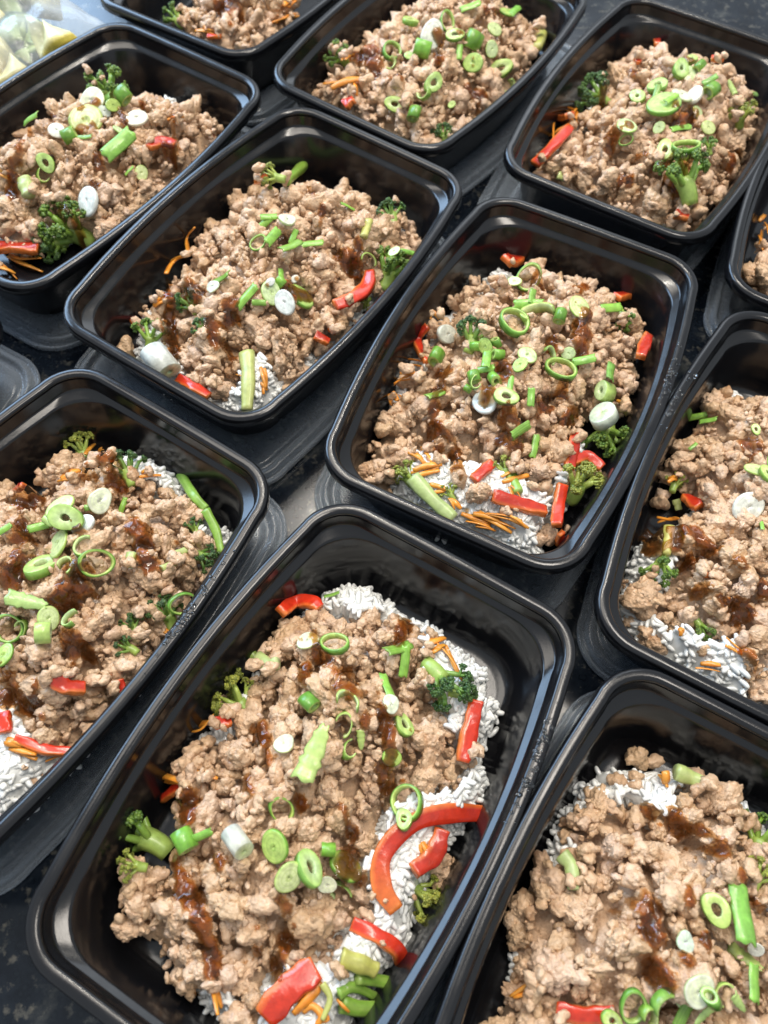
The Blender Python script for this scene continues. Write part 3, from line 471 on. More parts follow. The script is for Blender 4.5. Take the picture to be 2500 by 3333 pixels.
# sauce strokes: tile, path, width
SAU = {
'B': [('21',[(1000,690),(950,780),(920,860)],110),('21',[(390,780),(400,930),(500,980)],100),('21',[(330,1000),(330,1110)],100),('21',[(540,1050),(610,1180)],130),('21',[(830,1280),(880,1430),(890,1560)],120),('21',[(720,1340),(720,1420)],70),('21',[(40,1400),(30,1500)],120),('21',[(80,1570),(80,1640)],80),('31',[(850,0),(860,90)],130),('31',[(560,250),(600,330),(660,470)],90),('31',[(290,200),(300,250)],80),('31',[(600,600),(600,690)],170),('31',[(150,830),(190,930),(220,1030),(170,1200),(150,1340)],110),('31',[(10,1170),(20,1200)],60),('30',[(1220,180),(1220,320)],130),('30',[(1140,620),(1190,760),(1220,860)],100),('30',[(1390,560),(1430,680)],80),('30',[(1200,840),(1260,900),(1330,1080),(1390,1200),(1370,1320)],130),('30',[(1600,60),(1620,110)],100)],
'A': [('R4',[(950,250),(970,290)],50),('R4',[(1140,250),(1150,290)],60),('R4',[(1160,400),(1150,470),(1140,560)],75),('R4',[(1030,500),(1010,560)],50),('R4',[(580,630),(545,720),(530,820)],60),('R4',[(580,930),(620,1020),(640,1090)],70),('R4',[(810,620),(830,670)],60),('R4',[(960,750),(1020,800)],60),('R4',[(1070,840),(1110,810)],60),('R4',[(830,900),(840,950),(890,950)],60),('R4',[(735,730),(760,750)],70),('R4',[(1070,680),(1080,720)],45),('R4',[(530,860),(550,900)],50),('R4',[(820,830),(870,850)],50)],
'C': [('01',[(320,1180),(390,1280)],60),('11',[(570,30),(650,60)],130),('11',[(230,230),(320,270)],130),('10',[(1210,140),(1270,260)],100),('10',[(1080,150),(1070,200)],70),('10',[(1090,400),(1110,560)],100),('10',[(1520,300),(1490,420)],90),('10',[(1380,470),(1440,600)],130),('10',[(1110,580),(1150,640)],90),('01',[(440,1330),(420,1470)],40),('01',[(660,1560),(680,1620)],50)],
'D': [('10',[(640,1240),(720,1300)],130),('10',[(560,1370),(550,1450)],70),('10',[(740,1450),(780,1500)],100),('10',[(180,1560),(140,1640)],140),('20',[(130,20),(110,180)],120),('20',[(520,30),(500,120)],60),('20',[(880,60),(920,200),(970,350)],140),('20',[(520,360),(430,500),(370,620)],140),('20',[(440,790),(540,920)],150),('20',[(60,400),(30,480)],110),('20',[(60,1180),(220,1240)],160),('20',[(40,1050),(60,1120)],100),('20',[(120,280),(100,350)],90)],
'E': [('00',[(520,830),(590,830)],70),('00',[(500,710),(620,660)],60),('00',[(330,760),(340,790)],60),('00',[(200,850),(190,870)],50),('00',[(130,920),(120,970),(80,1030)],55),('00',[(90,1170),(80,1280)],100),('00',[(1110,750),(1140,780)],50),('00',[(1130,860),(1130,930),(1100,1020)],60),('00',[(630,1020),(660,1060)],80),('00',[(600,1190),(650,1200)],50),('00',[(390,1360),(470,1400)],60),('00',[(800,720),(780,800)],60),('00',[(920,660),(960,650)],40)],
'F': [('01',[(670,350),(780,380)],140),('01',[(1180,210),(1210,260)],80),('01',[(1330,200),(1420,240)],90),('01',[(1230,50),(1270,80)],80),('01',[(1370,570),(1460,610)],90),('01',[(1170,370),(1220,380)],50),('01',[(880,500),(960,510)],50),('01',[(1500,60),(1560,70)],60)],
'G': [('02',[(790,460),(820,480)],60),('02',[(1180,290),(1210,310)],60),('02',[(1100,740),(1170,800)],130),('02',[(660,840),(700,870)],80),('02',[(760,790),(800,830)],80),('02',[(960,1080),(1030,1060)],80),('02',[(710,1190),(770,1200)],80),('02',[(1430,1060),(1500,1020)],90),('02',[(1110,1060),(1160,1060)],60),('02',[(590,610),(620,640)],60),('02',[(830,1010),(900,1000)],40)],
'H': [('22',[(880,150),(960,220),(1080,250)],110),('22',[(1050,100),(1150,130),(1250,200),(1320,280)],150),('22',[(1370,570),(1440,650),(1520,720)],110),('22',[(1470,320),(1540,360)],100),('22',[(1270,480),(1320,530)],80),('22',[(1480,900),(1620,1000)],90),('12',[(1520,1230),(1600,1270)],110),('22',[(1630,490),(1659,540)],90),('22',[(1180,300),(1200,340)],60)],
'I': [('32',[(1050,250),(1110,300),(1180,390),(1300,440),(1400,540)],130),('32',[(880,930),(940,1080)],180),('32',[(1500,680),(1530,720)],80),('32',[(950,1280),(1040,1410)],100),('32',[(1260,1080),(1290,1160)],70),('32',[(1120,1220),(1190,1260)],70),('32',[(1600,860),(1640,920)],80),('32',[(1160,760),(1180,880)],90),('32',[(900,240),(960,300)],80)],
'J': [('00',[(1430,20),(1530,50)],150)]}
# ------------------------------------------------------------------ food: height field of each tray
STEP = .0008
GU = np.arange(-.114, .1141, STEP); GV = np.arange(-.080, .0801, STEP)
UU, VV = np.meshgrid(GU, GV, indexing='ij'); GP = np.stack([UU.ravel(), VV.ravel()], -1)
def sdf(P, poly):
    poly = np.asarray(poly); n = len(poly); d = np.full(len(P), 1e9); ins = np.zeros(len(P), bool)
    for i in range(n):
        a, b = poly[i], poly[(i + 1) % n]; e = b - a; w_ = P - a
        t_ = np.clip((w_ @ e) / max(e @ e, 1e-12), 0, 1)
        d = np.minimum(d, ((w_ - t_[:, None] * e) ** 2).sum(1))
        c1 = (a[1] <= P[:, 1]) != (b[1] <= P[:, 1])
        if abs(e[1]) > 1e-12:
            ins ^= c1 & (P[:, 0] < a[0] + (P[:, 1] - a[1]) * e[0] / e[1])
    d = np.sqrt(d); return np.where(ins, d, -d)
def smooth(x): x = np.clip(x, 0, 1); return x * x * (3 - 2 * x)
def gidx(uv):
    i = np.clip(np.round((uv[..., 0] - GU[0]) / STEP).astype(int), 0, len(GU) - 1)
    j = np.clip(np.round((uv[..., 1] - GV[0]) / STEP).astype(int), 0, len(GV) - 1)
    return i, j
def dil(h):
    p_ = np.pad(h, 1, mode='edge'); return np.maximum.reduce([p_[a:a + h.shape[0], b:b + h.shape[1]] for a in range(3) for b in range(3)])
def blur(h, n=1):
    for _ in range(n):
        p_ = np.pad(h, 1, mode='edge')
        h = (p_[:-2, 1:-1] + p_[2:, 1:-1] + p_[1:-1, :-2] + p_[1:-1, 2:] + 2 * p_[1:-1, 1:-1]) / 6
    return h
WALL = sdf(GP, outline(.0100, .0240)).reshape(UU.shape)      # distance inside the tray wall
def splat(t, W):
    """record points in the tray's height field"""
    uv = to_local(t, W); i, j = gidx(uv); np.maximum.at(t.hm, (i, j), W[:, 2])
def hit(t, p, fine=True):
    """where the line of sight through a surveyed photo point meets the food"""
    d = ray(p); zs = np.linspace(.085, .006, 420)
    Pw = CAM + d[None] * ((zs - CAM[2]) / d[2])[:, None]
    uv = to_local(t, Pw); i, j = gidx(uv); h = (t.hm if fine else t.hs)[i, j]
    k = int(np.argmax(zs <= h)) if (zs <= h).any() else len(zs) - 1
    if not fine and zs[k] < .021:
        g_ = zs <= h + .009; q_ = int(np.argmax(g_)) if g_.any() else k
        if zs[q_] > .024: k = q_
    return Pw[k]
def px2m(P, px): return px * float((np.asarray(P) - CAM) @ fw) / FPX
for k, t in T.items():
    t.hm = np.full(UU.shape, FLOOR)
    t.meat_d = np.full(UU.shape, -1.0); t.rice_d = np.full(UU.shape, -1.0)
    if k in MEAT:
        pm = to_local(t, np.array([at_z(q, .030) for q in poly_px(MEAT[k])])); t.meat_poly = pm
        t.meat_d = np.minimum(sdf(GP, pm).reshape(UU.shape), WALL - .001)
    if k in RICE:
        pr_ = to_local(t, np.array([at_z(q, .024) for q in poly_px(RICE[k])]))
        t.rice_d = np.minimum(sdf(GP, pr_).reshape(UU.shape), WALL)
    nz = vnoise(GP, 150, 5 + ord(k)).reshape(UU.shape); nz2 = vnoise(GP, 260, 50 + ord(k)).reshape(UU.shape)
    t.rice_h = FLOOR + .020 * np.sqrt(smooth(t.rice_d / .014)) + .004 * smooth(t.rice_d / .03) + .0012 * nz2 * smooth(t.rice_d / .01)
    t.rice_h[t.rice_d <= 0] = FLOOR
    t.meat_h = FLOOR + .017 * np.sqrt(smooth((t.meat_d + .003) / .010)) + .020 * smooth(t.meat_d / .042) + (.0028 * nz + .0010 * nz2) * smooth(t.meat_d / .02)
    t.meat_h[t.meat_d <= -.003] = FLOOR
    cut = np.where(t.meat_d > 0, t.meat_h - .0125 * smooth(t.meat_d / .006), 1.0); t.rice_h = np.where(t.rice_d > 0, np.maximum(FLOOR, np.minimum(t.rice_h, cut)), FLOOR)
    t.hm = np.maximum(t.hm, t.rice_h)

# ------------------------------------------------------------------ clump shapes: heaped nodules, like crumbled mince
def clump_shape(seed, sub):
    r = np.random.default_rng(seed); D, F = ICO[sub]
    ax = np.array([1.0, r.uniform(.62, .95), r.uniform(.5, .8)])
    rad = np.full(len(D), .34)
    def add(Cs, rho):
        nonlocal rad
        b = D @ Cs.T; disc = b * b - ((Cs ** 2).sum(1) - rho ** 2)[None]
        s = np.where((disc > 0), b + np.sqrt(np.maximum(disc, 0)), 0)
        rad = np.maximum(rad, s.max(1))
    n = r.integers(9, 15); C = r.normal(size=(n, 3)); C /= np.linalg.norm(C, axis=1, keepdims=True)
    C *= (r.uniform(.2, .72, n))[:, None] * ax; add(C, r.uniform(.24, .42, n))
    n = 30; C = r.normal(size=(n, 3)); C /= np.linalg.norm(C, axis=1, keepdims=True)
    dist = np.array([rad[np.argmax(D @ c)] for c in C]); add(C * (dist * r.uniform(.86, .99, n))[:, None], r.uniform(.09, .19, n))
    n = 170; C = r.normal(size=(n, 3)); C /= np.linalg.norm(C, axis=1, keepdims=True)
    dist = np.array([rad[np.argmax(D @ c)] for c in C]); add(C * (dist * r.uniform(.95, 1.03, n))[:, None], r.uniform(.035, .085, n))
    P = D * rad[:, None]; P += .02 * np.stack([vnoise(D, 9, seed * 7 + q) for q in range(3)], 1)
    P += (.028 * vnoise(D * 1.0, 26, seed * 3) * (sub > 2))[:, None] * D; return P / np.linalg.norm(P, axis=1).mean() * .80
NSH = 16
SHAPE = {s: [clump_shape(100 + i, s) for i in range(NSH)] for s in (1, 2, 3, 4)}
BIG = []
for i in range(NSH):
    me = mesh_np('meat_clump', SHAPE[4][i], ICO[4][1]); me.materials.append(M['meat']); BIG.append(me)

def inside(t, uv, margin):
    i, j = gidx(np.asarray(uv)); return WALL[i, j] > margin
clumps = []                                  # (tray, centre world, radius, rotation, stretch, shape, px size)
for k, t in T.items():
    if k not in MEAT: continue
    r = np.random.default_rng(300 + ord(k)); got = []
    area_ = float((t.meat_d > 0).sum()) * STEP * STEP
    lo = np.maximum(np.min(t.meat_poly, 0), (-.113, -.076)); hi = np.minimum(np.max(t.meat_poly, 0), (.113, .076))
    for rad0, rad1, dens, gap in ((.0074, .0116, .62, .70), (.0050, .0078, .70, .60), (.0026, .0044, .50, .52), (.0012, .0024, .40, .4)):
        want = int(dens * area_ / (math.pi * ((rad0 + rad1) / 2) ** 2) * .9); tries = 0; n0 = 0
        while n0 < want and tries < want * 40:
            tries += 1; uv = r.uniform(lo, hi); i, j = gidx(uv); d_ = t.meat_d[i, j]; rad = r.uniform(rad0, rad1)
            if d_ < rad * .35 or WALL[i, j] < rad * .5: continue
            if any((uv[0] - g[0]) ** 2 + (uv[1] - g[1]) ** 2 < (gap * (rad + g[2])) ** 2 for g in got if g[3] == rad0): continue
            big = [g[2] for g in got if g[3] > rad0 and (uv[0] - g[0]) ** 2 + (uv[1] - g[1]) ** 2 < (g[2] * .75) ** 2]
            z = t.meat_h[i, j] - rad * .15 + r.normal() * .0012 + (max(big) * .42 if big else 0) - (.0015 if rad0 < .003 and not big else 0)
            got.append((uv[0], uv[1], rad, rad0)); n0 += 1
            xy = to_world(t, uv)
            clumps.append([t, np.array([xy[0], xy[1], z]), rad, rand_rot(r), np.array([r.uniform(.95, 1.35), r.uniform(.8, 1.05), r.uniform(.7, .95)]), r.integers(NSH)])
    for tt, x, y, dpx in CLUMP.get(k, []):
        P0 = at_z(src(tt, x, y), .030); rad = px2m(P0, dpx * ksc(tt)) / 2 * 1.08
        i, j = gidx(to_local(t, P0)); z = max(t.rice_h[i, j], FLOOR + .004, t.meat_h[i, j] - .004) + rad * .55
        P0 = at_z(src(tt, x, y), z + rad * .2)
        clumps.append([t, np.array([P0[0], P0[1], z]), rad, rand_rot(r), np.array([1.1, 1.0, .9]), r.integers(NSH)])
for c in clumps:
    c.append(2 * c[2] * FPX / float((c[1] - CAM) @ fw)); q = (c[1] - CAM); zc = q @ fw
    px, py = 1250 + FPX * (q @ rt) / zc, 1666.5 - FPX * (q @ up) / zc
    c.append(-40 < px < 2540 and -40 < py < 3370)
clumps = [c for c in clumps if c[7]]
order = sorted(range(len(clumps)), key=lambda i: -clumps[i][6])
solo = set(order[:300]); CL = []
stuff = {k: ([], [], [], 0) for k in MEAT}
for i, (t, P0, rad, Rm, st, si, px, vis) in enumerate(clumps):
    sub = 3 if px > 72 else (2 if px > 26 else 1)
    Vw = (SHAPE[sub][si] * (st * rad)) @ Rm.T + P0
    splat(t, Vw)
    if i in solo:
        o = link('meat_clump', BIG[si]); o.matrix_world = Matrix.Translation(Vector(P0)) @ Matrix(Rm.tolist()).to_4x4() @ Matrix.Diagonal((*(st * rad), 1))
        CL.append((o, 'large tan ground meat clump' if px > 75 else 'ground meat clump', 'ground meat', t, P0))
    else:
        V_, F_, A_, n_ = stuff[t.key]; V_.append(Vw); F_.append(ICO[sub][1] + n_); A_.append(np.full(len(Vw), rng.uniform()))
        stuff[t.key] = (V_, F_, A_, n_ + len(Vw))
def sheet(t, H, D, dmin, stride):
    """bumpy surface of a heap as a mesh down to the tray floor"""
    i = np.arange(0, len(GU), stride); j = np.arange(0, len(GV), stride)
    h = H[np.ix_(i, j)]; d_ = D[np.ix_(i, j)]; xy = to_world(t, np.stack(np.meshgrid(GU[i], GV[j], indexing='ij'), -1))
    V = np.concatenate([xy.reshape(-1, 2), h.reshape(-1, 1)], 1); idx = np.arange(len(i) * len(j)).reshape(len(i), len(j))
    ok = d_ > dmin; q = ok[:-1, :-1] & ok[1:, :-1] & ok[1:, 1:] & ok[:-1, 1:]
    F = np.stack([idx[:-1, :-1][q], idx[1:, :-1][q], idx[1:, 1:][q], idx[:-1, 1:][q]], -1)
    used, inv = np.unique(F, return_inverse=True); return V[used], inv.reshape(F.shape)
for k, (V_, F_, A_, n_) in stuff.items():
    t = T[k]; Vs, Fs = sheet(t, blur(t.meat_h, 8) - .0085, t.meat_d, .002, 2)
    Ft = np.concatenate([Fs[:, [0, 1, 2]], Fs[:, [0, 2, 3]]])
    V = np.concatenate(V_ + [Vs]); F = np.concatenate(F_ + [Ft + n_]); A = np.concatenate(A_ + [np.full(len(Vs), .97)])
    splat(t, Vs)
    o = link('ground_meat', mesh_np('ground_meat', V, F, True, attrs={'tint': A}), M['meat'])
    tag(o, 'heap of fine browned ground meat crumbles in the ' + t.words, 'ground meat', None, 'stuff')

# ------------------------------------------------------------------ rice
def grain_shape(seed):
    r = np.random.default_rng(seed); n, m_ = 7, 6; V = []; F = []
    for a in range(1, n):
        s = a / n; x = -math.cos(math.pi * s); rr_ = math.sin(math.pi * s) ** .55
        for b in range(m_):
            th = 2 * math.pi * b / m_; V.append((x, (.44 * rr_ * math.cos(th) + .10 * x * x), .42 * rr_ * math.sin(th)))
    for a in range(n - 2):
        for b in range(m_): F.append((a * m_ + b, a * m_ + (b + 1) % m_, (a + 1) * m_ + (b + 1) % m_)); F.append((a * m_ + b, (a + 1) * m_ + (b + 1) % m_, (a + 1) * m_ + b))
    V += [(-1.0, .13, 0), (1.0, .13, 0)]; c0, c1 = len(V) - 2, len(V) - 1
    for b in range(m_): F.append(((b + 1) % m_, b, c0)); F.append(((n - 2) * m_ + b, (n - 2) * m_ + (b + 1) % m_, c1))
    return np.array(V), np.array(F, np.int32)
GRV, GRF = grain_shape(1)
for k in RICE:
    t = T[k]; r = np.random.default_rng(500 + ord(k)); V_ = []; F_ = []; n_ = 0
    open_ = (t.rice_d > .0008) & (t.meat_d < .006); ii, jj = np.nonzero(open_)
    cnt = int(len(ii) * STEP * STEP / 4.6e-6)
    for q in r.integers(0, max(len(ii), 1), cnt):
        i, j = ii[q], jj[q]; L_ = r.uniform(.0026, .0037); yaw = r.uniform(0, 6.283); pit = r.normal() * .10
        cy_, sy_ = math.cos(yaw), math.sin(yaw); cp, sp = math.cos(pit), math.sin(pit)
        Rm = np.array([[cy_ * cp, -sy_, cy_ * sp], [sy_ * cp, cy_, sy_ * sp], [-sp, 0, cp]])
        xy = to_world(t, np.array([GU[i] + r.uniform(-1, 1) * STEP, GV[j] + r.uniform(-1, 1) * STEP]))
        Vw = (GRV * np.array([L_, L_ * r.uniform(.85, 1.05), L_ * r.uniform(.85, 1.1)])) @ Rm.T + np.array([xy[0], xy[1], t.rice_h[i, j] + r.uniform(-.0006, .0010)])
        V_.append(Vw); F_.append(GRF + n_); n_ += len(Vw)
    Vs, Fs = sheet(t, t.rice_h + .0004, t.rice_d, 0, 2); Ft = np.concatenate([Fs[:, [0, 1, 2]], Fs[:, [0, 2, 3]]])
    V = np.concatenate(V_ + [Vs]); F = np.concatenate(F_ + [Ft + n_]); splat(t, V)
    o = link('cooked_rice', mesh_np('cooked_rice', V, F, True), M['rice'])
    tag(o, 'sticky white cooked rice under the meat in the ' + t.words, 'rice', None, 'stuff')
# the stray grains on the wall of the centre right tray
for n_, (tt, x, y, ang) in enumerate([('12', 690, 38, -.25), ('12', 735, 55, -1.1)]):
    P0 = at_z(src(tt, x, y), Z - .0135 - .002 * n_)
    o = link('rice_grain', mesh_np('rice_grain', GRV * .0034, GRF), M['rice']); o.location = P0; o.rotation_euler = (0, .35, ang)
    tag(o, ['longer', 'shorter'][n_] + ' stray rice grain on the bare far wall of the centre right tray', 'rice grain', 'stray rice grains')
for t in T.values(): t.hs = blur(dil(t.hm), 4)

# ------------------------------------------------------------------ labels for the loose pieces
PLACED = list(CL)      # (object, kind words, category, tray, world point)
def place(o, words, cat, t, P): PLACED.append((o, words, cat, t, np.asarray(P)))
def spot_words(t, P):
    u, v = to_local(t, np.asarray(P)[:2]); 
    a = 'far end' if u > .034 else ('near end' if u < -.034 else 'middle')
    b = 'left' if v > .019 else ('right' if v < -.019 else 'centre')
    return {('far end', 'left'): 'far left corner', ('far end', 'centre'): 'far end', ('far end', 'right'): 'far right corner', ('middle', 'left'): 'left side', ('middle', 'centre'): 'middle',
            ('middle', 'right'): 'right side', ('near end', 'left'): 'near left corner', ('near end', 'centre'): 'near end', ('near end', 'right'): 'near right corner'}[(a, b)]

# ------------------------------------------------------------------ sweeps: strips, shreds, stalks
def catmull(P, n):
    P = np.asarray(P, float)
    if len(P) == 2: return P[0] + (P[1] - P[0]) * np.linspace(0, 1, n)[:, None]
    Q = np.vstack([2 * P[0] - P[1], P, 2 * P[-1] - P[-2]]); out = []; m_ = len(P) - 1
    for s in np.linspace(0, m_, n):
        i = min(int(s), m_ - 1); f = s - i; a, b, c, d = Q[i:i + 4]
        out.append(.5 * (2 * b + (c - a) * f + (2 * a - 5 * b + 4 * c - d) * f * f + (3 * b - a - 3 * c + d) * f ** 3))
    return np.array(out)
def sweep(path, prof, wscale, tscale, upv=(0, 0, 1), twist=None):
    """prof: (n,2) closed cross-section (side, up); wscale/tscale per station"""
    m_ = len(path); n = len(prof); V = np.zeros((m_, n, 3)); tan = np.gradient(path, axis=0); tan /= np.linalg.norm(tan, axis=1, keepdims=True) + 1e-12
    for i in range(m_):
        sd = np.cross(tan[i], upv); sd /= np.linalg.norm(sd) + 1e-12; u_ = np.cross(sd, tan[i])
        if twist is not None:
            c_, s_ = math.cos(twist[i]), math.sin(twist[i]); sd, u_ = c_ * sd + s_ * u_, -s_ * sd + c_ * u_
        V[i] = path[i] + prof[:, :1] * wscale[i] * sd + prof[:, 1:] * tscale[i] * u_
    F = []
    for i in range(m_ - 1):
        for k in range(n): F.append((i * n + k, i * n + (k + 1) % n, (i + 1) * n + (k + 1) % n, (i + 1) * n + k))
    F.append(tuple(range(n))[::-1]); F.append(tuple((m_ - 1) * n + k for k in range(n)))
    return V.reshape(-1, 3), [f[::-1] for f in F]
def path_on(t, tt, pts, lift, n):
    P0 = np.array([hit(t, src(tt, *q), False) for q in pts])
    zs = P0[:, 2].copy()
    if len(zs) > 2: zs[1:-1] = (zs[:-2] + 2 * zs[1:-1] + zs[2:]) / 4
    zs = zs * .7 + zs.mean() * .3 + lift
    P1 = np.array([at_z(src(tt, *q), z) for q, z in zip(pts, zs)])
    return catmull(P1, n), float((P1.mean(0) - CAM) @ fw)
def own(name, V, F, mat, cols=None, smooth=True):
    """link a mesh with its origin at the piece's middle"""
    c = V.mean(0); o = link(name, mesh_np(name, V - c, F, smooth, cols=cols), mat); o.location = c; return o
RECT = np.array([(-.5, -.45), (-.46, -.5), (0, -.46), (.46, -.5), (.5, -.45), (.51, 0), (.5, .40), (.46, .47), (.2, .52), (0, .50), (-.2, .55), (-.46, .47), (-.5, .40), (-.51, 0)])
for k, lst in PEP.items():
    t = T[k]; r = np.random.default_rng(700 + ord(k))
    for tt, pts, wpx in lst:
        n = 6 + 5 * len(pts); path, dep = path_on(t, tt, pts, .0022, n); wd = wpx * ksc(tt) * dep / FPX * .86; th = min(.0042, max(.0028, wd * .5))
        s = np.linspace(0, 1, n); ws = wd * (.80 + .16 * np.sin(math.pi * s) + .07 * np.sin(9 * s + r.uniform(0, 6)) + .05 * np.sin(21 * s + r.uniform(0, 6)))
        V, F = sweep(path, RECT, ws, np.full(n, th), twist=.35 * np.sin(s * 4 + r.uniform(0, 6)))
        pc = np.tile(RECT, (n, 1)); base = np.array([.56, .034, .012]) * r.uniform(.75, 1.15); fl = np.array([.74, .20, .04])
        f = np.clip(smooth((-pc[:, 1] + .18) * 1.6) + .8 * smooth((pc[:, 0] - .30) * 5)  + (.75 * smooth((np.repeat(s, len(RECT)) - .55) * 2.4) * (len(pts) > 5) + .35 * (np.repeat(np.minimum(s, 1 - s), len(RECT)) < .04)), 0, 1)
        o = own('pepper_strip', V, F, M['bell_pepper'], base * (1 - f[:, None]) + fl * f[:, None])
        splat(t, V); place(o, ('long curved red pepper strip' if len(pts) > 3 else 'red pepper strip' if len(pts) == 3 else 'short red pepper piece'), 'pepper strip', t, V.mean(0))
for k, lst in STEM.items():
    t = T[k]; r = np.random.default_rng(800 + ord(k))
    th_ = np.linspace(0, 2 * math.pi, 15)[:-1]; prof = np.stack([.5 * np.cos(th_) * (1 + .10 * np.cos(3 * th_)), .5 * np.sin(th_) * (1 + .10 * np.cos(3 * th_))], -1)
    for tt, pts, wpx, tone in lst:
        n = 6 + 4 * len(pts); path, dep = path_on(t, tt, pts, .003, n); wd = wpx * ksc(tt) * dep / FPX * .9
        s = np.linspace(0, 1, n); ws = wd * (1.05 - .25 * s + .06 * np.sin(11 * s + r.uniform(0, 6)))
        V, F = sweep(path, prof, ws, np.minimum(ws * .8, .009))
        c0 = np.array([[.20, .38, .045], [.42, .50, .16], [.46, .47, .11]][tone]); c1 = np.array([[.36, .52, .12], [.55, .60, .27], [.52, .50, .17]][tone])
        f = .5 + .5 * np.sin(np.tile(th_, n) * 5 + 3 * np.repeat(s, len(th_)))
        f = np.clip(f * .6 + .5 * (np.repeat(s, len(th_)) > .97), 0, 1)
        o = own('broccoli_stalk', V, F, M['broccoli_stalk'], c0 * (1 - f[:, None]) + c1 * f[:, None])
        splat(t, V); place(o, ['bright green cut broccoli stalk', 'pale green cut broccoli stalk', 'yellowish cut broccoli stalk'][tone], 'broccoli stalk', t, V.mean(0))

# ------------------------------------------------------------------ broccoli florets
def tube(p0, p1, r0, r1, bend, n=5, m_=7):
    th_ = np.linspace(0, 2 * math.pi, m_ + 1)[:-1]; prof = np.stack([np.cos(th_), np.sin(th_)], -1)
    s = np.linspace(0, 1, n); path = p0 + (p1 - p0) * s[:, None] + np.asarray(bend) * (np.sin(math.pi * s))[:, None]
    rr_ = r0 + (r1 - r0) * s; return sweep(path, prof, rr_, rr_, upv=(.31, .9, .23))
def floret(seed, look):
    r = np.random.default_rng(seed); SV, SF, SC, n_ = [], [], [], 0; BV, BF, BC, m_ = [], [], [], 0
    stalk_lo = np.array([.30, .42, .09]); stalk_hi = np.array([[.12, .25, .035], [.22, .40, .05], [.40, .48, .09]][look])
    dark = np.array([[.026, .075, .018], [.065, .145, .022], [.18, .22, .032]][look]); lite = np.array([[.08, .16, .025], [.19, .30, .04], [.38, .40, .06]][look])
    def addS(V, F, c0, c1):
        nonlocal n_
        SV.append(V); SF.extend([tuple(i + n_ for i in f) for f in F]); s = np.linspace(0, 1, len(V))[:, None]; SC.append(c0 * (1 - s) + c1 * s); n_ += len(V)
    V, F = tube(np.array([0, 0, -.55]), np.array([0, 0, -.05]), .16, .19, (0.03, .02, 0), 6, 9); addS(V, F, stalk_lo * 1.15, stalk_lo)
    nb = r.integers(7, 10)
    for b in range(nb):
        az = 2.4 * b + r.uniform(-.3, .3); el = math.acos(1 - (b + .4) / nb * .95)
        d = np.array([math.sin(el) * math.cos(az), math.sin(el) * math.sin(az), math.cos(el)])
        tip = d * r.uniform(.33, .42) * np.array([1, 1, .85]); root = np.array([0, 0, -.25 + .1 * math.cos(el)])
        V, F = tube(root, tip, .085, .05, (0, 0, -.04)); addS(V, F, stalk_lo, stalk_hi)
        for q in range(r.integers(4, 6)):
            d2 = d + r.normal(size=3) * .45; d2 /= np.linalg.norm(d2); tip2 = tip + d2 * .13
            V, F = tube(tip - d * .03, tip2, .04, .022, (0, 0, 0), 3, 5); addS(V, F, stalk_hi, stalk_hi * .9)
            for w_ in range(r.integers(24, 32)):
                d3 = d2 + r.normal(size=3) * .6; d3 /= np.linalg.norm(d3); pb = tip2 + d3 * r.uniform(.045, .10); rb = r.uniform(.020, .036)
                D, F3 = ICO[0]; BV.append(D * rb * np.array([1, 1, 1.15]) + pb); BF.append(F3 + m_); m_ += len(D)
                f = np.clip(r.uniform(-.1, 1.05), 0, 1); BC.append(np.tile(dark * (1 - f) + lite * f, (len(D), 1)))
    sm = mesh_np('stalk', np.concatenate(SV), SF, True, cols=np.concatenate(SC)); sm.materials.append(M['broccoli_stalk'])
    hm_ = mesh_np('head', np.concatenate(BV), np.concatenate(BF), True, cols=np.concatenate(BC)); hm_.materials.append(M['broccoli_bud'])
    return sm, hm_, np.concatenate(BV)
FLORETS = {(l, q): floret(40 + 7 * l + 3 * q, l) for l in range(3) for q in range(2)}
for k, lst in BROC.items():
    t = T[k]; r = np.random.default_rng(900 + ord(k))
    for n_, (tt, hx, hy, sx, sy, wpx, look) in enumerate(lst):
        Ph = hit(t, src(tt, hx, hy), False); wd = px2m(Ph, wpx * ksc(tt)) * 1.22
        Ph = at_z(src(tt, hx, hy), max(Ph[2], FLOOR + .009) + wd * .02); Ps = hit(t, src(tt, sx, sy), False)
        Ps = at_z(src(tt, sx, sy), min(Ps[2], Ph[2]) + .001)
        ax = Ph - Ps; ax /= np.linalg.norm(ax) + 1e-9; ax = ax + np.array([0, 0, .25]); ax /= np.linalg.norm(ax)
        ref = np.array([.3, .2, .9]); xx = np.cross(ref, ax); xx /= np.linalg.norm(xx); yy = np.cross(ax, xx)
        an = r.uniform(0, 6.28); xx, yy = math.cos(an) * xx + math.sin(an) * yy, -math.sin(an) * xx + math.cos(an) * yy
        sm, hm_, pts = FLORETS[(look, n_ % 2)]
        Rm = np.stack([xx, yy, ax], 1); o = empty('broccoli_floret', Ph)
        o.matrix_world = Matrix.Translation(Vector(Ph)) @ Matrix(Rm.tolist()).to_4x4() @ Matrix.Diagonal((wd, wd, wd, 1))
        link('stalk', sm, None, o); link('head', hm_, None, o)
        splat(t, (pts * wd) @ Rm.T + Ph)
        place(o, ['dark green broccoli floret', 'mid green broccoli floret', 'yellow green broccoli floret'][look], 'broccoli', t, Ph)
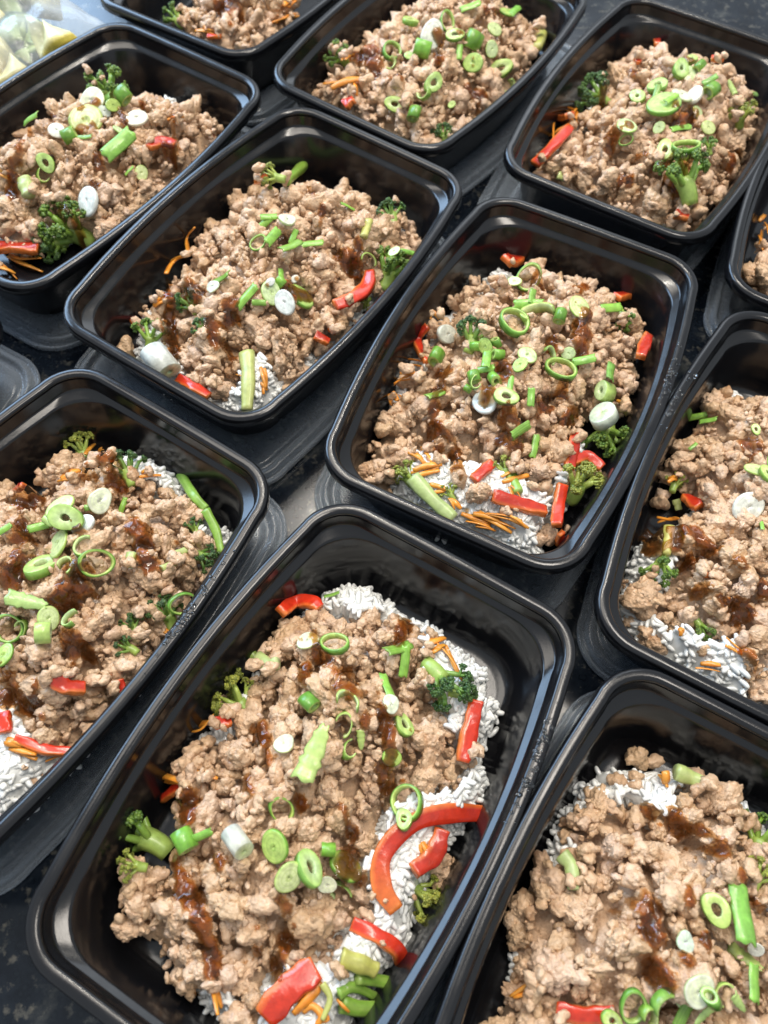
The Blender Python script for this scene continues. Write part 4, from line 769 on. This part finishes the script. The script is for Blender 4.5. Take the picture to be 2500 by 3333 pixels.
# ------------------------------------------------------------------ carrot shreds
CP = np.array([(-.5, -.3), (0, -.5), (.5, -.3), (.46, .3), (0, .5), (-.46, .3)])
for k, lst in CAR.items():
    t = T[k]; r = np.random.default_rng(1000 + ord(k))
    lst = lst + [(tt, [(x + r.normal() * (18 if tt == 'R4' else 28), y + r.normal() * (18 if tt == 'R4' else 28)) for x, y in pts], wpx * r.uniform(.5, .8)) for tt, pts, wpx in lst]
    for tt, pts, wpx in lst:
        n = 5 + 4 * len(pts); path, dep = path_on(t, tt, pts, .0009, n); wd = wpx * ksc(tt) * dep / FPX * .74
        s = np.linspace(0, 1, n); path[:, 2] += .0015 * np.sin(math.pi * s) * r.uniform(.3, 1.3)
        ws = wd * (.55 + .45 * np.sqrt(np.clip(np.sin(math.pi * (s * .9 + .05)), 0, 1))) * (1 + .08 * np.sin(8 * s + r.uniform(0, 6)))
        V, F = sweep(path, CP, ws, np.minimum(ws * .45, .0014), twist=r.uniform(-.7, .7) + .5 * s)
        c0 = np.array([.76, .25, .025]) * r.uniform(.85, 1.1); c1 = np.array([.80, .36, .05])
        f = .5 + .5 * np.sin(np.tile(np.arange(6), n) * 2.1 + r.uniform(0, 6))
        o = own('carrot_shred', V, F, M['carrot'], c0 * (1 - f[:, None]) + c1 * f[:, None])
        splat(t, V); place(o, 'curled orange carrot shred' if len(pts) > 3 else ('thin orange carrot shred' if wd < .0045 else 'wide orange carrot shred'), 'carrot shred', t, V.mean(0))

# ------------------------------------------------------------------ loose crumbs lying over the vegetable pieces and on the tray floors
for t in T.values(): t.hs = blur(dil(t.hm), 2)
for k in MEAT:
    t = T[k]; r = np.random.default_rng(1700 + ord(k)); V_, F_, A_, n_ = [], [], [], 0
    spots = []
    for o, words, cat, t2, P0 in PLACED:
        if t2 is not t or cat == 'ground meat': continue
        uv0 = to_local(t, P0); ext = max(o.dimensions.x, o.dimensions.y) * .5 if o.type == 'MESH' else .010
        for _ in range(4 if cat != 'carrot shred' else 2):
            a = r.uniform(0, 6.28); spots.append((uv0 + np.array([math.cos(a), math.sin(a)]) * ext * r.uniform(.55, 1.0), r.uniform(.0018, .0044), True))
    for _ in range(10):
        spots.append((np.array([r.uniform(-.095, .095), r.uniform(-.058, .058)]), r.uniform(.0007, .0016), False))
    for uv, rad, near in spots:
        i, j = gidx(uv)
        if WALL[i, j] < rad * .7 or (near and t.meat_d[i, j] < -.001): continue
        xy = to_world(t, uv); Rm = rand_rot(r); Vw = (SHAPE[2][r.integers(NSH)] * rad * np.array([1.2, 1, .85])) @ Rm.T + np.array([xy[0], xy[1], t.hs[i, j] + rad * .30])
        V_.append(Vw); F_.append(ICO[2][1] + n_); A_.append(np.full(len(Vw), r.uniform())); n_ += len(Vw)
    V = np.concatenate(V_); o = link('meat_crumbs', mesh_np('meat_crumbs', V, np.concatenate(F_), True, attrs={'tint': np.concatenate(A_)}), M['meat']); splat(t, V)
    tag(o, 'loose meat crumbs scattered over the vegetables in the ' + t.words, 'ground meat', None, 'stuff')
for t in T.values(): t.hs = blur(dil(t.hm), 3)
# ------------------------------------------------------------------ scallion slices
GREEN = np.array([.165, .37, .045]); DKG = np.array([.075, .225, .028]); LITE = np.array([.43, .59, .15]); PALE = np.array([.60, .70, .36]); WHITE = np.array([.74, .76, .68])
def lathe(prof, cols, n=28, ell=1.0, arc=1.0, wob=0.0, seed=0):
    """prof: list of (radius, z); cols per profile point; closed profile loop"""
    r = np.random.default_rng(seed); m_ = len(prof); V, C, F = [], [], []; ph = r.uniform(0, 6.28, 3); full = arc >= .999; cnt = n if full else n + 1
    for i in range(cnt):
        th = 2 * math.pi * arc * i / n; wb = 1 + wob * (math.sin(2 * th + ph[0]) * .6 + math.sin(3 * th + ph[1]) * .4)
        for (rad, z), c in zip(prof, cols): V.append((rad * wb * math.cos(th), rad * wb * ell * math.sin(th), z + wob * .3 * math.sin(th * 2 + ph[2]) * (z > 0))); C.append(c * (1 + .08 * math.sin(th * 9 + ph[2])))
    for i in range(n):
        j = (i + 1) % cnt
        for k in range(m_): F.append((i * m_ + k, j * m_ + k, j * m_ + (k + 1) % m_, i * m_ + (k + 1) % m_))
    if not full: F.append(tuple(range(m_))); F.append(tuple((cnt - 1) * m_ + k for k in range(m_))[::-1])
    return np.array(V), F, np.array(C)
def ringp(ro, ri, h, bev=.06):
    return [(ri, -h), (ri + bev, -h - bev * .3), (ro - bev, -h - bev * .3), (ro, -h), (ro, h), (ro - bev, h + bev * .3), (ri + bev, h + bev * .3), (ri, h)]
def scal_mesh(kind, seed):
    r = np.random.default_rng(seed); n = 28
    if kind == 'r': ro, ri, h = 1, r.uniform(.80, .87), r.uniform(.16, .30); c = [LITE, LITE, GREEN, DKG, GREEN, GREEN, LITE, LITE]; return lathe(ringp(ro, ri, h), c, n, r.uniform(.72, .95), 1, .07, seed)
    if kind == 'R': ro, ri, h = 1, r.uniform(.26, .5), r.uniform(.16, .32); a = r.uniform(.2, .8); mid = LITE * (1 - a) + PALE * a; c = [PALE, mid, LITE, GREEN, GREEN * .6 + LITE * .4, LITE, mid, PALE * .7 + LITE * .3]; return lathe(ringp(ro, ri, h), c, n, r.uniform(.7, .95), 1, .11, seed)
    if kind in 'wpPg':
        A, B, E_ = {'w': (WHITE, WHITE * .93, WHITE), 'p': (PALE, LITE * .6 + PALE * .4, LITE), 'P': (PALE * .5 + WHITE * .5, WHITE * .85, PALE), 'g': (LITE, LITE * .6 + GREEN * .4, GREEN)}[kind]
        h = r.uniform(.10, .2); prof = [(0.001, -h), (.9, -h), (1, -h * .6), (1, h * .6), (.93, h), (.80, h), (.76, h - .004), (.72, h), (.56, h + .02), (.52, h + .016), (.48, h + .02), (.26, h + .025), (.22, h + .02), (.001, h)]
        c = [A, B, E_, E_, B, A, B * .92, A, A, B * .92, A, A, B * .9, A * .93]
        return lathe(prof, c, n, r.uniform(.72, .95), 1, .05 if kind != 'P' else .14, seed)
    if kind in 'tbWV':
        h = {'t': r.uniform(.6, .95), 'b': .65, 'W': 1.05, 'V': .42}[kind]; ri = {'t': r.uniform(.45, .78), 'b': .3, 'W': .2, 'V': .02}[kind]
        A, B, E_ = {'t': (LITE, LITE, GREEN * r.uniform(.75, 1.3)), 'b': (PALE, PALE * .6 + LITE * .4, LITE), 'W': (PALE, PALE * .5 + WHITE * .5, WHITE * .88), 'V': (PALE, PALE * .5 + WHITE * .5, WHITE * .7 + PALE * .3)}[kind]
        c = [A, A, B, E_, E_, B, A, A * .8]; return lathe(ringp(1, ri, h, .09), c, n, r.uniform(.75, 1), 1, .05, seed)
    if kind == 'c':
        c = [LITE, LITE, GREEN, GREEN, LITE * .4 + GREEN * .6, LITE, LITE, PALE]; V, F, C = lathe(ringp(1, .82, r.uniform(.25, .45)), c, 22, r.uniform(.55, .9), r.uniform(.5, .75), .1, seed)
        V[:, 2] += .35 * V[:, 0] * r.uniform(-1, 1); return V, F, C
    # strips and leaves: arched pieces of scallion skin, long axis x
    nl, nw = 12, 10; lw_ = r.uniform(.30, .46) if kind == 's' else r.uniform(.5, .62); V, C, F = [], [], []
    g = GREEN * r.uniform(.8, 1.35) if kind == 's' else LITE * .8 + PALE * .2
    for i in range(nl + 1):
        s = i / nl * 2 - 1; ww = lw_ * (1 if kind == 's' else (1 - .6 * ((s + 1) / 2) ** 3) * (1 + .10 * math.sin(i * 2.1) + .06 * (-1) ** i))
        for side in (0, 1):
            for j in range(nw + 1):
                q = j / nw * 2 - 1; a = q * (.72 if kind == 's' else .75); rr_ = ww / (.72 if kind == 's' else .95) - side * .09
                x = s + (.06 * math.sin(5 * q + seed) if abs(s) > .99 else 0); V.append((x, rr_ * math.sin(a), rr_ * math.cos(a) - ww * (1.05 if kind == 's' else .6) + (.12 * s * s if kind == 'l' else .04 * math.sin(3 * s + seed))))
                st_ = .5 + .5 * math.sin(q * 17 + seed); C.append((g * (1 - .35 * st_) + LITE * .35 * st_) if side == 0 else LITE)
    W2 = 2 * (nw + 1)
    for i in range(nl):
        for j in range(nw):
            a = i * W2 + j; F.append((a, a + W2, a + W2 + 1, a + 1)); b = a + nw + 1; F.append((b, b + 1, b + W2 + 1, b + W2))
        for j in (0, nw):
            a = i * W2 + j; b = a + nw + 1; F.append((a, b, b + W2, a + W2) if j == 0 else (a, a + W2, b + W2, b))
    for i in (0, nl):
        for j in range(nw):
            a = i * W2 + j; b = a + nw + 1; F.append((a, a + 1, b + 1, b) if i == 0 else (a, b, b + 1, a + 1))
    return np.array(V), F, np.array(C)
SC = {}
for kind in 'rRwpPgtbWVcsl':
    for q in range(3 if kind in 'rRtcs' else 2):
        V, F, C = scal_mesh(kind, 1200 + 31 * ord(kind) + q); me = mesh_np('scallion', V, F, True, cols=np.clip(C, 0, 1)); me.materials.append(M['scallion'])
        SC.setdefault(kind, []).append((me, V))
SWORD = {'r': 'thin hollow green scallion ring', 'R': 'thick light green scallion ring', 'w': 'white scallion coin', 'p': 'pale green scallion coin', 'P': 'translucent whitish scallion slice',
         'g': 'green scallion coin', 't': 'short green scallion tube', 'b': 'stubby light green scallion barrel', 'W': 'thick white scallion chunk', 'V': 'squat pale scallion barrel', 'c': 'open green scallion curl', 's': 'arched strip of green scallion', 'l': 'broad pale green scallion leaf'}
for k, lst in SCAL.items():
    t = T[k]; r = np.random.default_rng(1300 + ord(k))
    for n_, it in enumerate(lst):
        tt, x, y, dpx, kind = it[:5]; P0 = hit(t, src(tt, x, y), False); me, V0 = SC[kind][n_ % len(SC[kind])]
        R0 = px2m(P0, dpx * ksc(tt)) / 2 * (.96 if kind in 'wV' else 1.10 if kind not in 'tbW' else .80 if kind != 'W' else .70)
        uv = to_local(t, P0); e_ = .003; i1, j1 = gidx(uv + np.array([e_, 0])); i0, j0 = gidx(uv - np.array([e_, 0])); i3, j3 = gidx(uv + np.array([0, e_])); i2, j2 = gidx(uv - np.array([0, e_]))
        gu = (t.hs[i1, j1] - t.hs[i0, j0]) / (2 * e_); gv = (t.hs[i3, j3] - t.hs[i2, j2]) / (2 * e_)
        nl_ = np.array([-gu * .6, -gv * .6]); nw_ = np.array([nl_[0] * t.ca - nl_[1] * t.sa, nl_[0] * t.sa + nl_[1] * t.ca, 1.0])
        nw_[:2] = np.clip(nw_[:2], -.7, .7); nw_ += r.normal(size=3) * np.array([.16, .16, 0]); nw_ /= np.linalg.norm(nw_)
        if len(it) > 5: a = math.radians(it[5]); dirw = math.cos(a) * rt[:2] + math.sin(a) * np.array([-rt[1], rt[0]])
        else: a = r.uniform(0, 6.28); dirw = np.array([math.cos(a), math.sin(a)])
        xx = np.array([dirw[0], dirw[1], 0]); xx -= nw_ * (xx @ nw_); xx /= np.linalg.norm(xx); yy = np.cross(nw_, xx)
        Rm = np.stack([xx, yy, nw_], 1); lift = .32
        if kind in 'tb': Rm = np.stack([nw_, yy, -xx], 1) if kind == 't' else np.stack([yy, nw_, xx], 1); lift = .55      # lying on its side
        if kind == 'W':
            lift = 1.0
            if len(it) > 5: Rm = np.stack([nw_, yy, -xx], 1)
        Pc = at_z(src(tt, x, y), P0[2] + R0 * lift); o = link('scallion_slice', me)
        o.matrix_world = Matrix.Translation(Vector(Pc)) @ Matrix(Rm.tolist()).to_4x4() @ Matrix.Diagonal((R0, R0, R0, 1))
        splat(t, (V0 * R0) @ Rm.T + Pc); place(o, SWORD[kind], 'scallion', t, Pc)
        if n_ % 4 == 3: t.hs = blur(dil(t.hm), 3)

# ------------------------------------------------------------------ sauce drizzled over each tray
for t in T.values(): t.hs = blur(dil(t.hm), 3)
for k, lst in SAU.items():
    t = T[k]; r = np.random.default_rng(1100 + ord(k)); dep_ = np.zeros(UU.shape)
    nz = .6 * vnoise(GP, 520, 77 + ord(k)).reshape(UU.shape) + .5 * vnoise(GP, 230, 78 + ord(k)).reshape(UU.shape)
    for tt, pts, wpx in lst:
        P0 = np.array([hit(t, src(tt, *q), False) for q in pts]); wd = px2m(P0[0], wpx * ksc(tt)) * .5
        L0 = catmull(to_local(t, P0), 2 + 8 * len(pts))
        dm_ = np.full(len(GP), 1e9)
        ph = r.uniform(0, 6.28)
        for n_, q in enumerate(L0):
            wq = np.clip(.80 + .42 * math.sin(n_ * 1.15 + ph) + .2 * r.normal(), .25, 1.3); q = q + r.normal(size=2) * wd * .18
            dm_ = np.minimum(dm_, ((GP - q) ** 2).sum(1) / wq ** 2)
        for _ in range(3 + int(len(L0) * .3)):
            q = L0[r.integers(len(L0))] + r.normal(size=2) * wd * 1.5; dm_ = np.minimum(dm_, ((GP - q) ** 2).sum(1) / r.uniform(.12, .3) ** 2)
        x = np.sqrt(dm_).reshape(UU.shape) / (.80 * wd * np.clip(1 + .5 * nz, .2, 1.6))
        dep_ = np.maximum(dep_, np.clip(1 - x * x, 0, 1) * (.75 + .25 * nz))
    hd = blur(dil(t.hm), 1); hs = blur(hd, 4); low = blur(hd, 40); dep_ = np.clip(dep_ + np.clip((low - hs) / .004, -.45, .35) * (dep_ > 0.02), 0, 1) * (dep_ > 0.02)
    dep_ = blur(dep_, 2); Hs = hd * .35 + hs * .65 + .0024 * dep_ - .0006
    ok = dep_ > .05; ok &= (WALL > 0)
    Vs, Fs = sheet(t, Hs, np.where(ok, 1.0, -1.0), 0, 1)
    if len(Fs) == 0: continue
    i, j = gidx(to_local(t, Vs)); o = link('brown_sauce', mesh_np('brown_sauce', Vs, Fs, True, attrs={'depth': np.clip(dep_[i, j] * .72, 0, 1)}), M['sauce'])
    tag(o, 'glossy brown sauce drizzled over the food in the ' + t.words, 'sauce', None, 'stuff')
    splat(t, Vs)
for t in T.values(): t.hs = blur(dil(t.hm), 3)

# ------------------------------------------------------------------ bag of cut squash at the upper left
def disc_slice(name, rad, th, skin, flesh, seed, half=False):
    r = np.random.default_rng(seed); prof = [(.001, -th), (.9 * rad, -th), (rad, -th * .8), (rad, th * .8), (.93 * rad, th), (.8 * rad, th), (.4 * rad, th * 1.02), (.001, th)]
    cols = [flesh, flesh, skin, skin, flesh * .8 + skin * .2, flesh, flesh * .95, flesh * .9]
    V, F, C = lathe(prof, cols, 30, r.uniform(.85, 1), .5 if half else 1, .03, seed); me = mesh_np(name, V, F, True, cols=np.clip(C, 0, 1)); me.materials.append(M['squash']); return me
YS, YF = np.array([.78, .62, .10]), np.array([.80, .75, .40]); ZS, ZF = np.array([.02, .075, .02]), np.array([.45, .56, .22])
BAGC = to_world(T['E'], np.array([.040, .172]))
SLICES = [((205, 125), 'Y', .034, (-.5, .15, 2.6), .040), ((70, 120), 'z', .026, (1.2, .2, .5), .030), ((60, 190), 'z', .024, (.5, .3, 1.5), .020), ((10, 60), 'z', .026, (1.3, .5, .1), .035), ((100, 20), 'Y', .030, (.4, .2, .2), .040),
          ((18, 250), 'y', .024, (.35, .3, 1.0), .024), ((110, 215), 'z', .020, (1.0, .2, .3), .015), ((60, 20), 'Z', .026, (.6, .1, .9), .030), ((-60, 120), 'Y', .028, (.5, .3, .2), .03)]
for q, (pp, kd, rad, rot, z) in enumerate(SLICES):
    y_ = kd in 'yY'; me = disc_slice('squash_slice', rad * .72, .012, YS if y_ else ZS, YF if y_ else ZF, 1500 + q, kd in 'YZ')
    o = link('squash_slice' if y_ else 'zucchini_slice', me); o.location = at_z(pp, z); o.rotation_euler = rot
    where = ['nearest the tray rim', 'left of the yellow piece', 'low in the middle', 'at the upper left', 'at the top', 'at the lower left corner', 'low on the right', 'in the upper middle', 'outermost left'][q]
    tag(o, ('yellow squash slice ' if y_ else 'dark skinned zucchini slice ') + where + ' in the clear bag', 'squash' if y_ else 'zucchini', 'vegetable slices in the clear bag')
def bag_mesh():
    nu, nv = 44, 36; V = []; F = []; cx, cy_ = BAGC[0], BAGC[1]; tE = T['E']; e1 = np.array([tE.ca, tE.sa]); e2 = np.array([-tE.sa, tE.ca]); A_, B_ = .088, .086
    r = np.random.default_rng(5)
    for side in (1, -1):
        for i in range(nu + 1):
            for j in range(nv + 1):
                a, b = i / nu * 2 - 1, j / nv * 2 - 1; h = (1 - abs(a) ** 2.6) * (1 - abs(b) ** 2.6)
                wr = .0035 * math.sin(9 * a + 5 * b + 2 * math.sin(4 * b)) + .002 * math.sin(23 * a - 11 * b) + .0022 * math.sin(17 * b + 6 * a * a)
                z = .031 + side * (.029 * h ** .55) + wr * (h ** .3) * (side > 0)
                z = max(z, .0018 if side < 0 else .004)
                pt = np.array([cx, cy_]) + e1 * a * A_ * (1 + .02 * math.sin(7 * b)) + e2 * b * B_ * (1 + .02 * math.sin(6 * a)); V.append((pt[0], pt[1], z))
    o = (nu + 1) * (nv + 1)
    for s in (0, 1):
        for i in range(nu):
            for j in range(nv):
                a = s * o + i * (nv + 1) + j; f = (a, a + nv + 1, a + nv + 2, a + 1); F.append(f if s == 0 else f[::-1])
    return mesh_np('plastic_bag', V, F, True)
BAG = link('plastic_bag', bag_mesh(), M['bag']); tag(BAG, 'clear plastic bag of cut squash and zucchini in the upper left corner', 'plastic bag')

# ------------------------------------------------------------------ water beads on the wet rims
def beads(k, side, u0, u1, cnt, seed):
    t = T[k]; r = np.random.default_rng(seed); V_, F_, n_ = [], [], 0; D, F = ICO[1]; ol = outline(0, TR)
    ol = ol[(ol[:, 1] * side > 0) & (np.abs(ol[:, 0]) < .10)]; ol = ol[np.argsort(ol[:, 0])]
    for _ in range(cnt):
        u = u0 + (u1 - u0) * np.clip(r.normal(.5, .22), 0, 1); v = np.interp(u, ol[:, 0], ol[:, 1]) + side * r.uniform(-.0022, .0018); rad = abs(r.normal(.00045, .0003)) + .0002
        xy = to_world(t, np.array([u, v])); V_.append(D * np.array([rad * r.uniform(.8, 1.8), rad * r.uniform(.8, 1.4), rad * .55]) + np.array([xy[0], xy[1], RIM_Z - .0001])); F_.append(F + n_); n_ += len(D)
    o = link('water_beads', mesh_np('water_beads', np.concatenate(V_), np.concatenate(F_)), M['water']); tag(o, 'tiny water beads along the rim of the ' + t.words, 'water', None, 'stuff')
for a_ in (('A', -1, -.0, .05, 60, 1), ('B', -1, .02, .075, 80, 2), ('D', -1, .0, .07, 70, 3), ('H', 1, .0, .05, 35, 4)): beads(*a_)

# ------------------------------------------------------------------ labels that single out each loose piece
byl = {}
for rec in PLACED:
    o, words, cat, t, P0 = rec; lab = words + ', ' + spot_words(t, P0) + ' of ' + t.words
    byl.setdefault(lab, []).append(rec)
NTH = ['first', 'second', 'third', 'fourth', 'fifth', 'sixth', 'seventh', 'eighth', 'ninth', 'tenth', 'eleventh', 'twelfth', 'thirteenth', 'fourteenth', 'fifteenth', 'sixteenth', 'seventeenth', 'eighteenth', 'nineteenth', 'twentieth', 'twenty-first', 'twenty-second', 'twenty-third', 'twenty-fourth', 'twenty-fifth']
for lab, recs in byl.items():
    recs.sort(key=lambda q: -q[4][1])
    for n_, (o, words, cat, t, P0) in enumerate(recs):
        suf = ''
        if len(recs) == 2: suf = [', farther one', ', nearer one'][n_]
        elif len(recs) == 3: suf = [', farthest one', ', middle one', ', nearest one'][n_]
        elif len(recs) > 3: suf = ', ' + NTH[min(n_, 24)] + ' from far'
        tag(o, lab + suf, cat, cat + ' pieces in the ' + t.words)
